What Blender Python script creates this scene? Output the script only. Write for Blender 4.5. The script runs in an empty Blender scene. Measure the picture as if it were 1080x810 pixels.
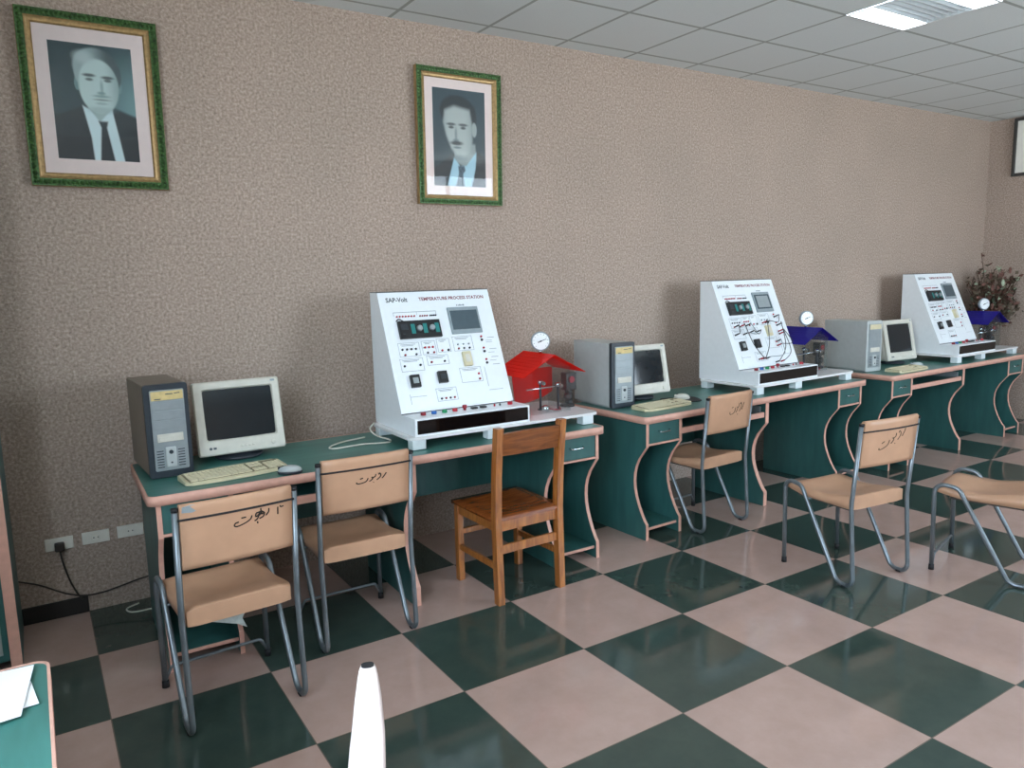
import bpy, bmesh, math, random
from mathutils import Vector, Matrix
random.seed(7)
S = bpy.context.scene
COL = S.collection
PI = math.pi
rad = math.radians

# ------------------------------------------------------------------ materials
def lin(h):
    h = h.lstrip('#')
    out = []
    for i in (0, 2, 4):
        c = int(h[i:i+2], 16) / 255
        out.append(c/12.92 if c <= .04045 else ((c+.055)/1.055)**2.4)
    return out + [1.0]

def base_mat(name):
    m = bpy.data.materials.new(name); m.use_nodes = True
    nt = m.node_tree; b = nt.nodes['Principled BSDF']
    return m, nt, b

def N(nt, t, **kw):
    n = nt.nodes.new(t)
    for k, v in kw.items():
        setattr(n, k, v)
    return n

def mat(name, col, rough=.5, metal=0, var=0.08, scale=30, bump=0, spec=.5, stretch=None, alpha=None, trans=0, emit=None, coat=0):
    """plain procedural material: colour with a little noise variation and optional bump"""
    m, nt, b = base_mat(name)
    c = lin(col)
    tc = N(nt, 'ShaderNodeTexCoord'); no = N(nt, 'ShaderNodeTexNoise')
    no.inputs['Scale'].default_value = scale; no.inputs['Detail'].default_value = 4
    if stretch:
        mp = N(nt, 'ShaderNodeMapping'); mp.inputs['Scale'].default_value = stretch
        nt.links.new(tc.outputs['Object'], mp.inputs['Vector']); nt.links.new(mp.outputs['Vector'], no.inputs['Vector'])
    else:
        nt.links.new(tc.outputs['Object'], no.inputs['Vector'])
    r = N(nt, 'ShaderNodeValToRGB')
    r.color_ramp.elements[0].position = .3; r.color_ramp.elements[1].position = .7
    r.color_ramp.elements[0].color = [x*(1-var) for x in c[:3]] + [1]
    r.color_ramp.elements[1].color = [min(1, x*(1+var)) for x in c[:3]] + [1]
    nt.links.new(no.outputs['Fac'], r.inputs['Fac']); nt.links.new(r.outputs['Color'], b.inputs['Base Color'])
    b.inputs['Roughness'].default_value = rough; b.inputs['Metallic'].default_value = metal
    b.inputs['Specular IOR Level'].default_value = spec
    b.inputs['Coat Weight'].default_value = coat
    if bump:
        bp = N(nt, 'ShaderNodeBump'); bp.inputs['Strength'].default_value = bump; bp.inputs['Distance'].default_value = .002
        nt.links.new(no.outputs['Fac'], bp.inputs['Height']); nt.links.new(bp.outputs['Normal'], b.inputs['Normal'])
    if trans: b.inputs['Transmission Weight'].default_value = trans
    if alpha is not None: b.inputs['Alpha'].default_value = alpha
    if emit:
        b.inputs['Emission Color'].default_value = lin(emit[0]); b.inputs['Emission Strength'].default_value = emit[1]
    return m

def clear_mat(name, col, body, rough=.06):
    """thin acrylic / glass sheet: tinted see-through body, partly coloured, with a thin glossy skin"""
    m, nt, b = base_mat(name)
    c = lin(col)
    tr = N(nt, 'ShaderNodeBsdfTransparent'); tr.inputs['Color'].default_value = c
    nt.nodes.remove(b)
    df = N(nt, 'ShaderNodeBsdfDiffuse'); df.inputs['Color'].default_value = c
    tl = N(nt, 'ShaderNodeBsdfTranslucent'); tl.inputs['Color'].default_value = c
    m0 = N(nt, 'ShaderNodeMixShader'); m0.inputs[0].default_value = .4
    nt.links.new(df.outputs[0], m0.inputs[1]); nt.links.new(tl.outputs[0], m0.inputs[2])
    m1 = N(nt, 'ShaderNodeMixShader'); m1.inputs[0].default_value = body
    nt.links.new(tr.outputs[0], m1.inputs[1]); nt.links.new(m0.outputs[0], m1.inputs[2])
    gl = N(nt, 'ShaderNodeBsdfGlossy'); gl.inputs['Roughness'].default_value = rough
    lw = N(nt, 'ShaderNodeLayerWeight'); lw.inputs['Blend'].default_value = .5
    pw_ = N(nt, 'ShaderNodeMath', operation='POWER'); pw_.inputs[1].default_value = 4; nt.links.new(lw.outputs['Facing'], pw_.inputs[0])
    fr = N(nt, 'ShaderNodeMapRange'); fr.inputs[3].default_value = .015; fr.inputs[4].default_value = .3; nt.links.new(pw_.outputs[0], fr.inputs[0])
    m2 = N(nt, 'ShaderNodeMixShader'); nt.links.new(fr.outputs[0], m2.inputs[0])
    nt.links.new(m1.outputs[0], m2.inputs[1]); nt.links.new(gl.outputs[0], m2.inputs[2])
    nt.links.new(m2.outputs[0], nt.nodes['Material Output'].inputs['Surface'])
    return m

def glass_skin(name, refl=.06):
    """picture glass: see-through, mirror-like gloss on top"""
    m, nt, b = base_mat(name)
    nt.nodes.remove(b)
    tr = N(nt, 'ShaderNodeBsdfTransparent'); gl = N(nt, 'ShaderNodeBsdfGlossy'); gl.inputs['Roughness'].default_value = .02
    mx = N(nt, 'ShaderNodeMixShader'); fr = N(nt, 'ShaderNodeFresnel'); fr.inputs['IOR'].default_value = 1.35
    nt.links.new(fr.outputs[0], mx.inputs['Fac'])
    nt.links.new(tr.outputs[0], mx.inputs[1]); nt.links.new(gl.outputs[0], mx.inputs[2])
    nt.links.new(mx.outputs[0], nt.nodes['Material Output'].inputs['Surface'])
    return m

TILE = .6; FY0 = -.5526
GRID = .5886; CX0 = 1.793; CY0 = -.141; H = 3.118
RX = 8.64; LX = -1.16; FRONT = -6.4

def wall_material():
    m, nt, b = base_mat('wall_stucco')
    tc = N(nt, 'ShaderNodeTexCoord')
    n1 = N(nt, 'ShaderNodeTexNoise'); n1.inputs['Scale'].default_value = 75; n1.inputs['Detail'].default_value = 6; n1.inputs['Roughness'].default_value = .65
    n2 = N(nt, 'ShaderNodeTexNoise'); n2.inputs['Scale'].default_value = 1.3; n2.inputs['Detail'].default_value = 3
    n3 = N(nt, 'ShaderNodeTexVoronoi'); n3.inputs['Scale'].default_value = 48
    for n in (n1, n2, n3): nt.links.new(tc.outputs['Object'], n.inputs['Vector'])
    r = N(nt, 'ShaderNodeValToRGB')
    e = r.color_ramp.elements
    e[0].position = .33; e[0].color = lin('#8c7d73'); e[1].position = .68; e[1].color = lin('#cabaae')
    mid = e.new(.5); mid.color = lin('#ae9d91')
    nt.links.new(n1.outputs['Fac'], r.inputs['Fac'])
    mx = N(nt, 'ShaderNodeMix', data_type='RGBA', blend_type='MULTIPLY'); mx.inputs[0].default_value = .25
    r2 = N(nt, 'ShaderNodeValToRGB'); r2.color_ramp.elements[0].position = .35; r2.color_ramp.elements[1].position = .65
    r2.color_ramp.elements[0].color = lin('#d8d4cf'); r2.color_ramp.elements[1].color = lin('#fff6f2')
    nt.links.new(n2.outputs['Fac'], r2.inputs['Fac'])
    nt.links.new(r.outputs['Color'], mx.inputs[6]); nt.links.new(r2.outputs['Color'], mx.inputs[7])
    nt.links.new(mx.outputs[2], b.inputs['Base Color'])
    b.inputs['Roughness'].default_value = .75; b.inputs['Specular IOR Level'].default_value = .25
    ad = N(nt, 'ShaderNodeMath', operation='ADD')
    nt.links.new(n1.outputs['Fac'], ad.inputs[0]); nt.links.new(n3.outputs['Distance'], ad.inputs[1])
    bp = N(nt, 'ShaderNodeBump'); bp.inputs['Strength'].default_value = .45; bp.inputs['Distance'].default_value = .006
    nt.links.new(ad.outputs[0], bp.inputs['Height']); nt.links.new(bp.outputs['Normal'], b.inputs['Normal'])
    return m

def grid_lines(nt, xs, ox, oy, width):
    """factor 1 on the lines of a square grid (object x, y)"""
    tc = N(nt, 'ShaderNodeTexCoord'); sp = N(nt, 'ShaderNodeSeparateXYZ')
    nt.links.new(tc.outputs['Object'], sp.inputs[0])
    outs = []
    for ax, o in (('X', ox), ('Y', oy)):
        a = N(nt, 'ShaderNodeMath', operation='SUBTRACT'); a.inputs[1].default_value = o
        nt.links.new(sp.outputs[ax], a.inputs[0])
        d = N(nt, 'ShaderNodeMath', operation='DIVIDE'); d.inputs[1].default_value = xs; nt.links.new(a.outputs[0], d.inputs[0])
        f = N(nt, 'ShaderNodeMath', operation='FLOOR'); nt.links.new(d.outputs[0], f.inputs[0])
        fr = N(nt, 'ShaderNodeMath', operation='SUBTRACT'); nt.links.new(d.outputs[0], fr.inputs[0]); nt.links.new(f.outputs[0], fr.inputs[1])
        h = N(nt, 'ShaderNodeMath', operation='SUBTRACT'); h.inputs[1].default_value = .5; nt.links.new(fr.outputs[0], h.inputs[0])
        ab = N(nt, 'ShaderNodeMath', operation='ABSOLUTE'); nt.links.new(h.outputs[0], ab.inputs[0])
        g = N(nt, 'ShaderNodeMath', operation='GREATER_THAN'); g.inputs[1].default_value = .5 - width/xs/2; nt.links.new(ab.outputs[0], g.inputs[0])
        outs.append((f, g))
    mx = N(nt, 'ShaderNodeMath', operation='MAXIMUM')
    nt.links.new(outs[0][1].outputs[0], mx.inputs[0]); nt.links.new(outs[1][1].outputs[0], mx.inputs[1])
    return tc, mx, outs[0][0], outs[1][0]

def floor_material():
    m, nt, b = base_mat('checker_floor')
    tc, line, fx, fy = grid_lines(nt, TILE, 0, FY0, .004)
    s = N(nt, 'ShaderNodeMath', operation='ADD'); nt.links.new(fx.outputs[0], s.inputs[0]); nt.links.new(fy.outputs[0], s.inputs[1])
    mo = N(nt, 'ShaderNodeMath', operation='FLOORED_MODULO'); mo.inputs[1].default_value = 2; nt.links.new(s.outputs[0], mo.inputs[0])
    no = N(nt, 'ShaderNodeTexNoise'); no.inputs['Scale'].default_value = 5; no.inputs['Detail'].default_value = 8; no.inputs['Roughness'].default_value = .7
    nt.links.new(tc.outputs['Object'], no.inputs['Vector'])
    def ramp(a, c):
        r = N(nt, 'ShaderNodeValToRGB'); r.color_ramp.elements[0].position = .3; r.color_ramp.elements[1].position = .7
        r.color_ramp.elements[0].color = lin(a); r.color_ramp.elements[1].color = lin(c); nt.links.new(no.outputs['Fac'], r.inputs['Fac']); return r
    gr = ramp('#364540', '#404f48'); pk = ramp('#b1958a', '#bda197')
    mx = N(nt, 'ShaderNodeMix', data_type='RGBA')
    nt.links.new(mo.outputs[0], mx.inputs[0]); nt.links.new(gr.outputs[0], mx.inputs[6]); nt.links.new(pk.outputs[0], mx.inputs[7])
    m2 = N(nt, 'ShaderNodeMix', data_type='RGBA'); m2.inputs[7].default_value = lin('#6f635a')
    nt.links.new(line.outputs[0], m2.inputs[0]); nt.links.new(mx.outputs[2], m2.inputs[6])
    nt.links.new(m2.outputs[2], b.inputs['Base Color'])
    rr = N(nt, 'ShaderNodeMapRange'); rr.inputs[3].default_value = .05; rr.inputs[4].default_value = .12
    nt.links.new(no.outputs['Fac'], rr.inputs[0]); nt.links.new(rr.outputs[0], b.inputs['Roughness'])
    b.inputs['Specular IOR Level'].default_value = .55
    bp = N(nt, 'ShaderNodeBump'); bp.inputs['Strength'].default_value = .15; bp.inputs['Distance'].default_value = .002; bp.invert = True
    nt.links.new(line.outputs[0], bp.inputs['Height']); nt.links.new(bp.outputs['Normal'], b.inputs['Normal'])
    return m

def ceiling_material():
    m, nt, b = base_mat('ceiling_panels')
    tc, line, fx, fy = grid_lines(nt, GRID, CX0, CY0, .022)
    no = N(nt, 'ShaderNodeTexNoise'); no.inputs['Scale'].default_value = 120; no.inputs['Detail'].default_value = 3
    nt.links.new(tc.outputs['Object'], no.inputs['Vector'])
    r = N(nt, 'ShaderNodeValToRGB'); r.color_ramp.elements[0].color = lin('#d4dcde'); r.color_ramp.elements[1].color = lin('#e1e8ea')
    nt.links.new(no.outputs['Fac'], r.inputs['Fac'])
    m2 = N(nt, 'ShaderNodeMix', data_type='RGBA'); m2.inputs[7].default_value = lin('#a3aba9')
    nt.links.new(line.outputs[0], m2.inputs[0]); nt.links.new(r.outputs[0], m2.inputs[6]); nt.links.new(m2.outputs[2], b.inputs['Base Color'])
    b.inputs['Roughness'].default_value = .85
    bp = N(nt, 'ShaderNodeBump'); bp.inputs['Strength'].default_value = .3; bp.inputs['Distance'].default_value = .004
    nt.links.new(line.outputs[0], bp.inputs['Height']); nt.links.new(bp.outputs['Normal'], b.inputs['Normal'])
    return m

def wood_material(name, c1, c2, rough=.35, scale=(14, 14, 1.6)):
    m, nt, b = base_mat(name)
    tc = N(nt, 'ShaderNodeTexCoord'); mp = N(nt, 'ShaderNodeMapping'); mp.inputs['Scale'].default_value = scale
    no = N(nt, 'ShaderNodeTexNoise'); no.inputs['Scale'].default_value = 3; no.inputs['Detail'].default_value = 7; no.inputs['Distortion'].default_value = 1.2
    nt.links.new(tc.outputs['Object'], mp.inputs[0]); nt.links.new(mp.outputs[0], no.inputs['Vector'])
    r = N(nt, 'ShaderNodeValToRGB'); r.color_ramp.elements[0].position = .3; r.color_ramp.elements[1].position = .72
    r.color_ramp.elements[0].color = lin(c1); r.color_ramp.elements[1].color = lin(c2)
    nt.links.new(no.outputs['Fac'], r.inputs['Fac']); nt.links.new(r.outputs[0], b.inputs['Base Color'])
    b.inputs['Roughness'].default_value = rough
    return m

def print_material():
    m, nt, b = base_mat('photo_print')
    a = N(nt, 'ShaderNodeVertexColor'); a.layer_name = 'print'
    nt.links.new(a.outputs['Color'], b.inputs['Base Color']); b.inputs['Roughness'].default_value = .45
    return m

M = dict(
    wall=wall_material(), floor=floor_material(), ceil=ceiling_material(),
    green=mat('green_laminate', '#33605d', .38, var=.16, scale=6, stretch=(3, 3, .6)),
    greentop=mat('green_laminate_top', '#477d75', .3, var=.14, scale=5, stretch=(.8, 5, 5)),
    peach=mat('peach_edging', '#d9a795', .45, var=.07),
    vinyl=mat('peach_vinyl', '#c29779', .42, var=.07, scale=9, bump=.15),
    vinylpale=mat('pale_vinyl', '#ecdcd8', .4, var=.04, scale=9, bump=.1),
    tornlining=mat('torn_lining', '#9aa09c', .9, var=.2), underside=mat('seat_lining', '#4d4640', .9),
    tube=mat('grey_tube', '#788085', .33, metal=.55, var=.12, scale=14),
    rubber=mat('black_rubber', '#17171a', .7),
    fadedink=mat('faded_ink', '#5d4c3a', .8), ink=mat('black_ink', '#241a12', .8),
    white=mat('white_paint', '#edf2f6', .28, var=.02),
    panelwhite=mat('panel_white', '#e9f0f5', .2, var=.015),
    base=mat('plate_white', '#e6e6e6', .25, var=.02),
    foam=mat('white_block', '#dfe7ea', .5, var=.04),
    smoked=mat('smoked_acrylic', '#0b090a', .08, var=.3),
    black=mat('black_plastic', '#16181b', .4),
    dark=mat('dark_plastic', '#2b3038', .45),
    bezeldark=mat('blue_grey_plastic', '#2d363e', .4),
    grey=mat('grey_plastic', '#8d9aa0', .4),
    silver=mat('silver_plastic', '#9aa4a8', .35, metal=.3, var=.05),
    screen=mat('dark_screen', '#1b2328', .12, var=.05),
    screengrey=mat('grey_screen', '#4d5c64', .2, var=.05),
    teal=mat('teal_label', '#237e7c', .4),
    beige=mat('beige_plastic', '#d0cec3', .4, var=.04),
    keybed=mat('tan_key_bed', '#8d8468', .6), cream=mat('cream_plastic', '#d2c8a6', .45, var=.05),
    keys=mat('cream_keys', '#d8cfb0', .45, var=.03),
    casebrown=mat('case_steel_dark', '#82776a', .45, var=.05),
    casegrey=mat('case_steel', '#b9c0c0', .35, var=.04, metal=.05),
    sticker=mat('yellow_sticker', '#d3bd83', .6, var=.1, scale=60),
    red=mat('red_plastic', '#b01c30', .35), crimson=mat('crimson_plastic', '#8b1526', .35),
    blue=mat('blue_plastic', '#1f5fa8', .35), greenknob=mat('green_plastic', '#0f8a55', .35),
    printred=mat('red_print', '#741a2d', .5), printdark=mat('dark_print', '#3c4850', .5), printgrey=mat('grey_print', '#7f8b94', .5),
    redacr=clear_mat('red_acrylic', '#ff2c1c', .6), blueacr=clear_mat('blue_acrylic', '#3a33b4', .7),
    clear=clear_mat('clear_acrylic', '#f6f9f9', .012),
    chrome=mat('chrome', '#c9ced2', .15, metal=1, var=.03), brass=mat('brass', '#a4905a', .3, metal=.8),
    pump=mat('pump_black', '#2a2727', .4), dial=mat('dial_white', '#eef4f6', .3, var=.02),
    outlet=mat('outlet_plastic', '#e3e1d8', .4, var=.03), cable=mat('dark_cable', '#2e2620', .5), cablewhite=mat('white_cable', '#cfcdbf', .45),
    paper=mat('white_paper', '#fafbfd', .7, var=.01),
    oak=wood_material('varnished_wood', '#7d451d', '#b9763a', .3),
    oakrail=wood_material('varnished_rail_wood', '#68381b', '#985a2d', .35, (2, 14, 14)),
    oakseat=wood_material('varnished_seat_wood', '#6b3516', '#9c5627', .22, (2, 14, 14)),
    gilt=mat('gilt', '#a3865a', .4, metal=.45, var=.25, scale=60),
    giltgreen=mat('green_gilt', '#3a5a2e', .38, metal=.3, var=.7, scale=90, bump=.8),
    mat_board=mat('pink_mount', '#ecdbd7', .7, var=.02), photo=print_material(), glass=glass_skin('picture_glass'),
    boardwhite=mat('board_white', '#f1f0e8', .35, var=.02), bboard=mat('black_baseboard', '#191715', .5),
    tubeglow=mat('lit_tube', '#ffffff', .5, emit=('#f4faff', 9.0)),
    lampmetal=mat('lamp_reflector', '#dfe5e8', .3, metal=.4, var=.02),
    alum=mat('window_frame_dark', '#3b3a38', .45), pane=clear_mat('window_glass', '#f4f8fa', .02),
    leaf=mat('dry_leaf', '#5c5142', .7, var=.3), leafpale=mat('pale_leaf', '#9fae96', .7, var=.2), petal=mat('dusty_petal', '#69463d', .7, var=.3),
    stem=mat('dry_stem', '#51402e', .8), vase=mat('brown_vase', '#6a4a3c', .35, var=.15), steel=mat('cabinet_panel', '#a7adac', .3, var=.03),
    skirt=mat('painted_plain', '#b79f92', .8),
)

# ------------------------------------------------------------------ mesh builder
class MB:
    def __init__(s):
        s.bm = bmesh.new(); s.mi = 0
    def mat(s, i): s.mi = i; return s
    def face(s, vs, smooth=False):
        try:
            f = s.bm.faces.new(vs); f.material_index = s.mi; f.smooth = smooth; return f
        except ValueError: return None
    def box(s, x0, x1, y0, y1, z0, z1, bev=0, seg=2, T=None):
        n0 = len(s.bm.verts)
        v = [s.bm.verts.new((x, y, z)) for x in (x0, x1) for y in (y0, y1) for z in (z0, z1)]
        fs = []
        for q in ((0,1,3,2), (4,6,7,5), (0,4,5,1), (2,3,7,6), (0,2,6,4), (1,5,7,3)):
            fs.append(s.face([v[i] for i in q]))
        if bev:
            es = set(e for f in fs for e in f.edges)
            r = bmesh.ops.bevel(s.bm, geom=list(es), offset=bev, segments=seg, profile=.5, affect='EDGES')
            for f in r['faces']: f.material_index = s.mi; f.smooth = True
        if T is not None:
            s.bm.verts.ensure_lookup_table()
            for w in s.bm.verts[n0:]: w.co = T @ w.co
        return s
    def prism(s, poly, ax, a0, a1, T=None, smooth=False):
        """polygon (p, q) extruded along ax; x: (y,z), y: (x,z), z: (x,y)"""
        def P(p, a):
            c = {'x': (a, p[0], p[1]), 'y': (p[0], a, p[1]), 'z': (p[0], p[1], a)}[ax]
            return T @ Vector(c) if T is not None else c
        A = [s.bm.verts.new(P(p, a0)) for p in poly]; B = [s.bm.verts.new(P(p, a1)) for p in poly]
        n = len(poly)
        s.face(A); s.face(B[::-1])
        for i in range(n): s.face([A[i], B[i], B[(i+1) % n], A[(i+1) % n]], smooth)
        return s
    def tube(s, pts, r, seg=10, closed=False, caps=True, flat=1.0):
        pts = [Vector(p) for p in pts]; n = len(pts); rings = []
        up = None
        for i, p in enumerate(pts):
            if closed: t = pts[(i+1) % n] - pts[i-1]
            else: t = pts[min(i+1, n-1)] - pts[max(i-1, 0)]
            t = t.normalized() if t.length > 1e-9 else Vector((0, 0, 1))
            if up is None:
                a = Vector((0, 0, 1)) if abs(t.z) < .9 else Vector((1, 0, 0))
                up = (a - t*a.dot(t)).normalized()
            else:
                up = up - t*up.dot(t)
                up = up.normalized() if up.length > 1e-6 else t.orthogonal().normalized()
            b = t.cross(up)
            rr = r[i] if isinstance(r, (list, tuple)) else r
            rings.append([s.bm.verts.new(p + (up*math.cos(2*PI*k/seg) + b*math.sin(2*PI*k/seg)*flat)*rr) for k in range(seg)])
        m = n if closed else n-1
        for i in range(m):
            A, B = rings[i], rings[(i+1) % n]
            for k in range(seg): s.face([A[k], A[(k+1) % seg], B[(k+1) % seg], B[k]], True)
        if not closed and caps:
            s.face(rings[0][::-1]); s.face(rings[-1])
        return s
    def cyl(s, p0, p1, r0, r1=None, seg=16):
        p0, p1 = Vector(p0), Vector(p1); r1 = r0 if r1 is None else r1
        return s.tube([p0, p1], [r0, r1], seg)
    def lathe(s, prof, c=(0, 0, 0), axis=(0, 0, 1), seg=24):
        """prof: (radius, height) along axis from c"""
        ax = Vector(axis).normalized(); u = ax.orthogonal().normalized(); w = ax.cross(u); c = Vector(c)
        rings = []
        for r, h in prof:
            rings.append([s.bm.verts.new(c + ax*h + (u*math.cos(2*PI*k/seg) + w*math.sin(2*PI*k/seg))*max(r, 1e-4)) for k in range(seg)])
        for i in range(len(rings)-1):
            for k in range(seg): s.face([rings[i][k], rings[i][(k+1) % seg], rings[i+1][(k+1) % seg], rings[i+1][k]], True)
        s.face(rings[0][::-1]); s.face(rings[-1])
        return s
    def quad(s, a, b, c, d, smooth=False):
        s.face([s.bm.verts.new(p) for p in (a, b, c, d)], smooth); return s
    def grid(s, fn, nu, nv, smooth=True):
        V = [[s.bm.verts.new(fn(i/nu, j/nv)) for j in range(nv+1)] for i in range(nu+1)]
        for i in range(nu):
            for j in range(nv): s.face([V[i][j], V[i+1][j], V[i+1][j+1], V[i][j+1]], smooth)
        return s
    def loft(s, rings, smooth=True, caps=True):
        R = [[s.bm.verts.new(p) for p in r] for r in rings]; n = len(R[0])
        for a, b in zip(R, R[1:]):
            for k in range(n): s.face([a[k], a[(k+1) % n], b[(k+1) % n], b[k]], smooth)
        if caps: s.face(R[0][::-1]); s.face(R[-1])
        return s
    def text(s, txt, size, T, align='LEFT', depth=.0004, sx=1.0):
        cu = bpy.data.curves.new('t', 'FONT'); cu.body = txt; cu.size = size; cu.align_x = align; cu.extrude = depth; cu.resolution_u = 2; cu.offset = size*.026
        o = bpy.data.objects.new('t', cu); COL.objects.link(o)
        dg = bpy.context.evaluated_depsgraph_get(); dg.update()
        me = bpy.data.meshes.new_from_object(o.evaluated_get(dg))
        me.transform(T @ Matrix.Diagonal((sx, 1, 1, 1)))
        n = len(s.bm.faces); s.bm.from_mesh(me); s.bm.faces.ensure_lookup_table()
        for f in s.bm.faces[n:]: f.material_index = s.mi
        bpy.data.objects.remove(o); bpy.data.curves.remove(cu); bpy.data.meshes.remove(me)
        return s
    def build(s, name, mats, parent=None, loc=None, rot=None, fix=True):
        if fix: bmesh.ops.recalc_face_normals(s.bm, faces=s.bm.faces)
        me = bpy.data.meshes.new(name); s.bm.to_mesh(me); s.bm.free()
        for m in (mats if isinstance(mats, (list, tuple)) else [mats]): me.materials.append(M[m] if isinstance(m, str) else m)
        o = bpy.data.objects.new(name, me); COL.objects.link(o)
        if parent: o.parent = parent
        if loc: o.location = loc
        if rot: o.rotation_euler = rot
        return o

def thing(name, label, cat, loc=(0, 0, 0), rz=0, group=None):
    o = bpy.data.objects.new(name, None); COL.objects.link(o); o.empty_display_size = .1
    o.location = loc; o.rotation_euler = (0, 0, rz)
    return tag(o, label, cat, group)
def tag(o, label, cat, group=None):
    o['label'] = label; o['category'] = cat
    if group: o['group'] = group
    return o
def struct(o): o['kind'] = 'structure'; return o
def dup(root, label, loc, rz):
    r = root.copy(); COL.objects.link(r); r.location = loc; r.rotation_euler = (0, 0, rz); r['label'] = label
    for ch in list(root.children):
        c = ch.copy(); COL.objects.link(c); c.parent = r
        for g in list(ch.children):
            d = g.copy(); COL.objects.link(d); d.parent = c
    return r
def fillet(pts, r, n=7):
    """polyline with rounded corners"""
    pts = [Vector(p) for p in pts]; out = [pts[0]]
    for i in range(1, len(pts)-1):
        a, b, c = pts[i-1], pts[i], pts[i+1]
        u, v = (a-b), (c-b); lu, lv = u.length, v.length; u.normalize(); v.normalize()
        ang = u.angle(v); rr = r[i-1] if isinstance(r, (list, tuple)) else r
        t = min(rr/math.tan(ang/2), lu*.49 if i > 1 else lu*.95, lv*.49 if i < len(pts)-2 else lv*.95)
        rr = t*math.tan(ang/2)
        bis = (u+v).normalized(); cc = b + bis*(rr/math.sin(ang/2))
        p0, p1 = b+u*t, b+v*t
        d0, d1 = (p0-cc), (p1-cc); tot = d0.angle(d1)
        axis = d0.cross(d1).normalized()
        for k in range(n+1):
            out.append(cc + Matrix.Rotation(tot*k/n, 3, axis) @ d0)
    out.append(pts[-1]); return out
def spline(pts, n=8):
    P = [Vector(p) for p in pts]; P = [P[0]*2-P[1]] + P + [P[-1]*2-P[-2]]; out = []
    for i in range(1, len(P)-2):
        for k in range(n):
            t = k/n
            out.append(.5*((2*P[i]) + (-P[i-1]+P[i+1])*t + (2*P[i-1]-5*P[i]+4*P[i+1]-P[i+2])*t*t + (-P[i-1]+3*P[i]-3*P[i+1]+P[i+2])*t**3))
    out.append(P[-2]); return out
def rrect(x0, x1, y0, y1, r, n=5):
    out = []
    for cx, cy, a0 in ((x1-r, y1-r, 0), (x0+r, y1-r, 90), (x0+r, y0+r, 180), (x1-r, y0+r, 270)):
        for k in range(n+1):
            a = rad(a0 + 90*k/n); out.append((cx+r*math.cos(a), cy+r*math.sin(a)))
    return out

# ------------------------------------------------------------------ room shell
b = MB(); b.box(LX-.1, RX+.1, FRONT-.1, .1, -.12, 0); struct(b.build('floor', 'floor'))
b = MB(); b.box(LX-.1, RX+.1, 0, .12, -.1, H+.05); struct(b.build('wall_back', 'wall'))
SZ0, SZ1 = .9, 2.95
LW = [(-6.2, -4.7), (-4.5, -2.95)]
b = MB(); ys = [FRONT] + [v for a in LW for v in a] + [0]
for i in range(0, len(ys), 2): b.box(LX-.15, LX, ys[i], ys[i+1], 0, H+.05)
for a, c in LW: b.box(LX-.15, LX, a, c, 0, SZ0); b.box(LX-.15, LX, a, c, SZ1, H+.05)
struct(b.build('wall_left', 'wall'))
b = MB(); b.box(RX, RX+.12, FRONT, 0, 0, H+.05); struct(b.build('wall_right', 'wall'))
def window_unit(n, T, w, h, divs, frame=.05):
    """frame in local x (width), z (height), y depth"""
    root = bpy.data.objects.new('window_%d' % n, None); COL.objects.link(root); root.matrix_world = T; struct(root)
    b = MB()
    for x in (0, w-frame): b.box(x, x+frame, -.03, .05, 0, h, .004)
    for z in (0, h-frame): b.box(frame, w-frame, -.03, .05, z, z+frame, .004)
    for k in range(1, divs): b.box(w*k/divs-.02, w*k/divs+.02, -.02, .04, frame, h-frame, .003)
    b.build('window_frame', 'alum', root)
    b = MB(); b.box(frame, w-frame, .008, .012, frame, h-frame); b.build('window_pane', 'pane', root)
# wall behind the camera, with the daylight windows
WINS = [(4.7, 7.2)]
b = MB(); xs = [LX-.1] + [v for w in WINS for v in w] + [RX+.1]
for i in range(0, len(xs), 2): b.box(xs[i], xs[i+1], FRONT-.15, FRONT, 0, H+.05)
for a, c in WINS: b.box(a, c, FRONT-.15, FRONT, 0, SZ0); b.box(a, c, FRONT-.15, FRONT, SZ1, H+.05)
struct(b.build('wall_front', 'wall'))
def portal(w, h, loc, rot):
    l = bpy.data.lights.new('sky_portal', 'AREA'); l.shape = 'RECTANGLE'; l.size = w; l.size_y = h; l.cycles.is_portal = True
    o = bpy.data.objects.new('sky_portal', l); COL.objects.link(o); o.location = loc; o.rotation_euler = rot
for i, (a, c) in enumerate(WINS):
    window_unit(i+1, Matrix.Translation((a, FRONT-.08, SZ0)), c-a, SZ1-SZ0, 3)
    portal(c-a, SZ1-SZ0, ((a+c)/2, FRONT-.2, (SZ0+SZ1)/2), (rad(90), 0, 0))
for i, (a, c) in enumerate(LW):
    window_unit(i+2, Matrix.Translation((LX-.08, a, SZ0)) @ Matrix.Rotation(rad(90), 4, 'Z'), c-a, SZ1-SZ0, 2)
    portal(c-a, SZ1-SZ0, (LX-.2, (a+c)/2, (SZ0+SZ1)/2), (0, rad(-90), 0))
# ceiling, built panel by panel with openings for the lamps
LAMPS = [(4, 2), (2, 5), (-1, 2), (9, 2), (8, 5)]
b = MB()
for i in range(-8, 12):
    for j in range(-1, 11):
        if (i, j) in LAMPS: continue
        x0 = max(CX0+i*GRID, LX); x1 = min(CX0+(i+1)*GRID, RX)
        y1 = min(CY0-j*GRID, 0); y0 = max(CY0-(j+1)*GRID, FRONT)
        if x1-x0 < .001 or y1-y0 < .001: continue
        b.quad((x0, y0, H), (x0, y1, H), (x1, y1, H), (x1, y0, H))
bmesh.ops.remove_doubles(b.bm, verts=b.bm.verts, dist=1e-4)
struct(b.build('ceiling', 'ceil', fix=False))
b = MB(); b.box(LX, .0, -.012, 0, 0, .085, .003); struct(b.build('baseboard_back', 'bboard'))

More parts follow.
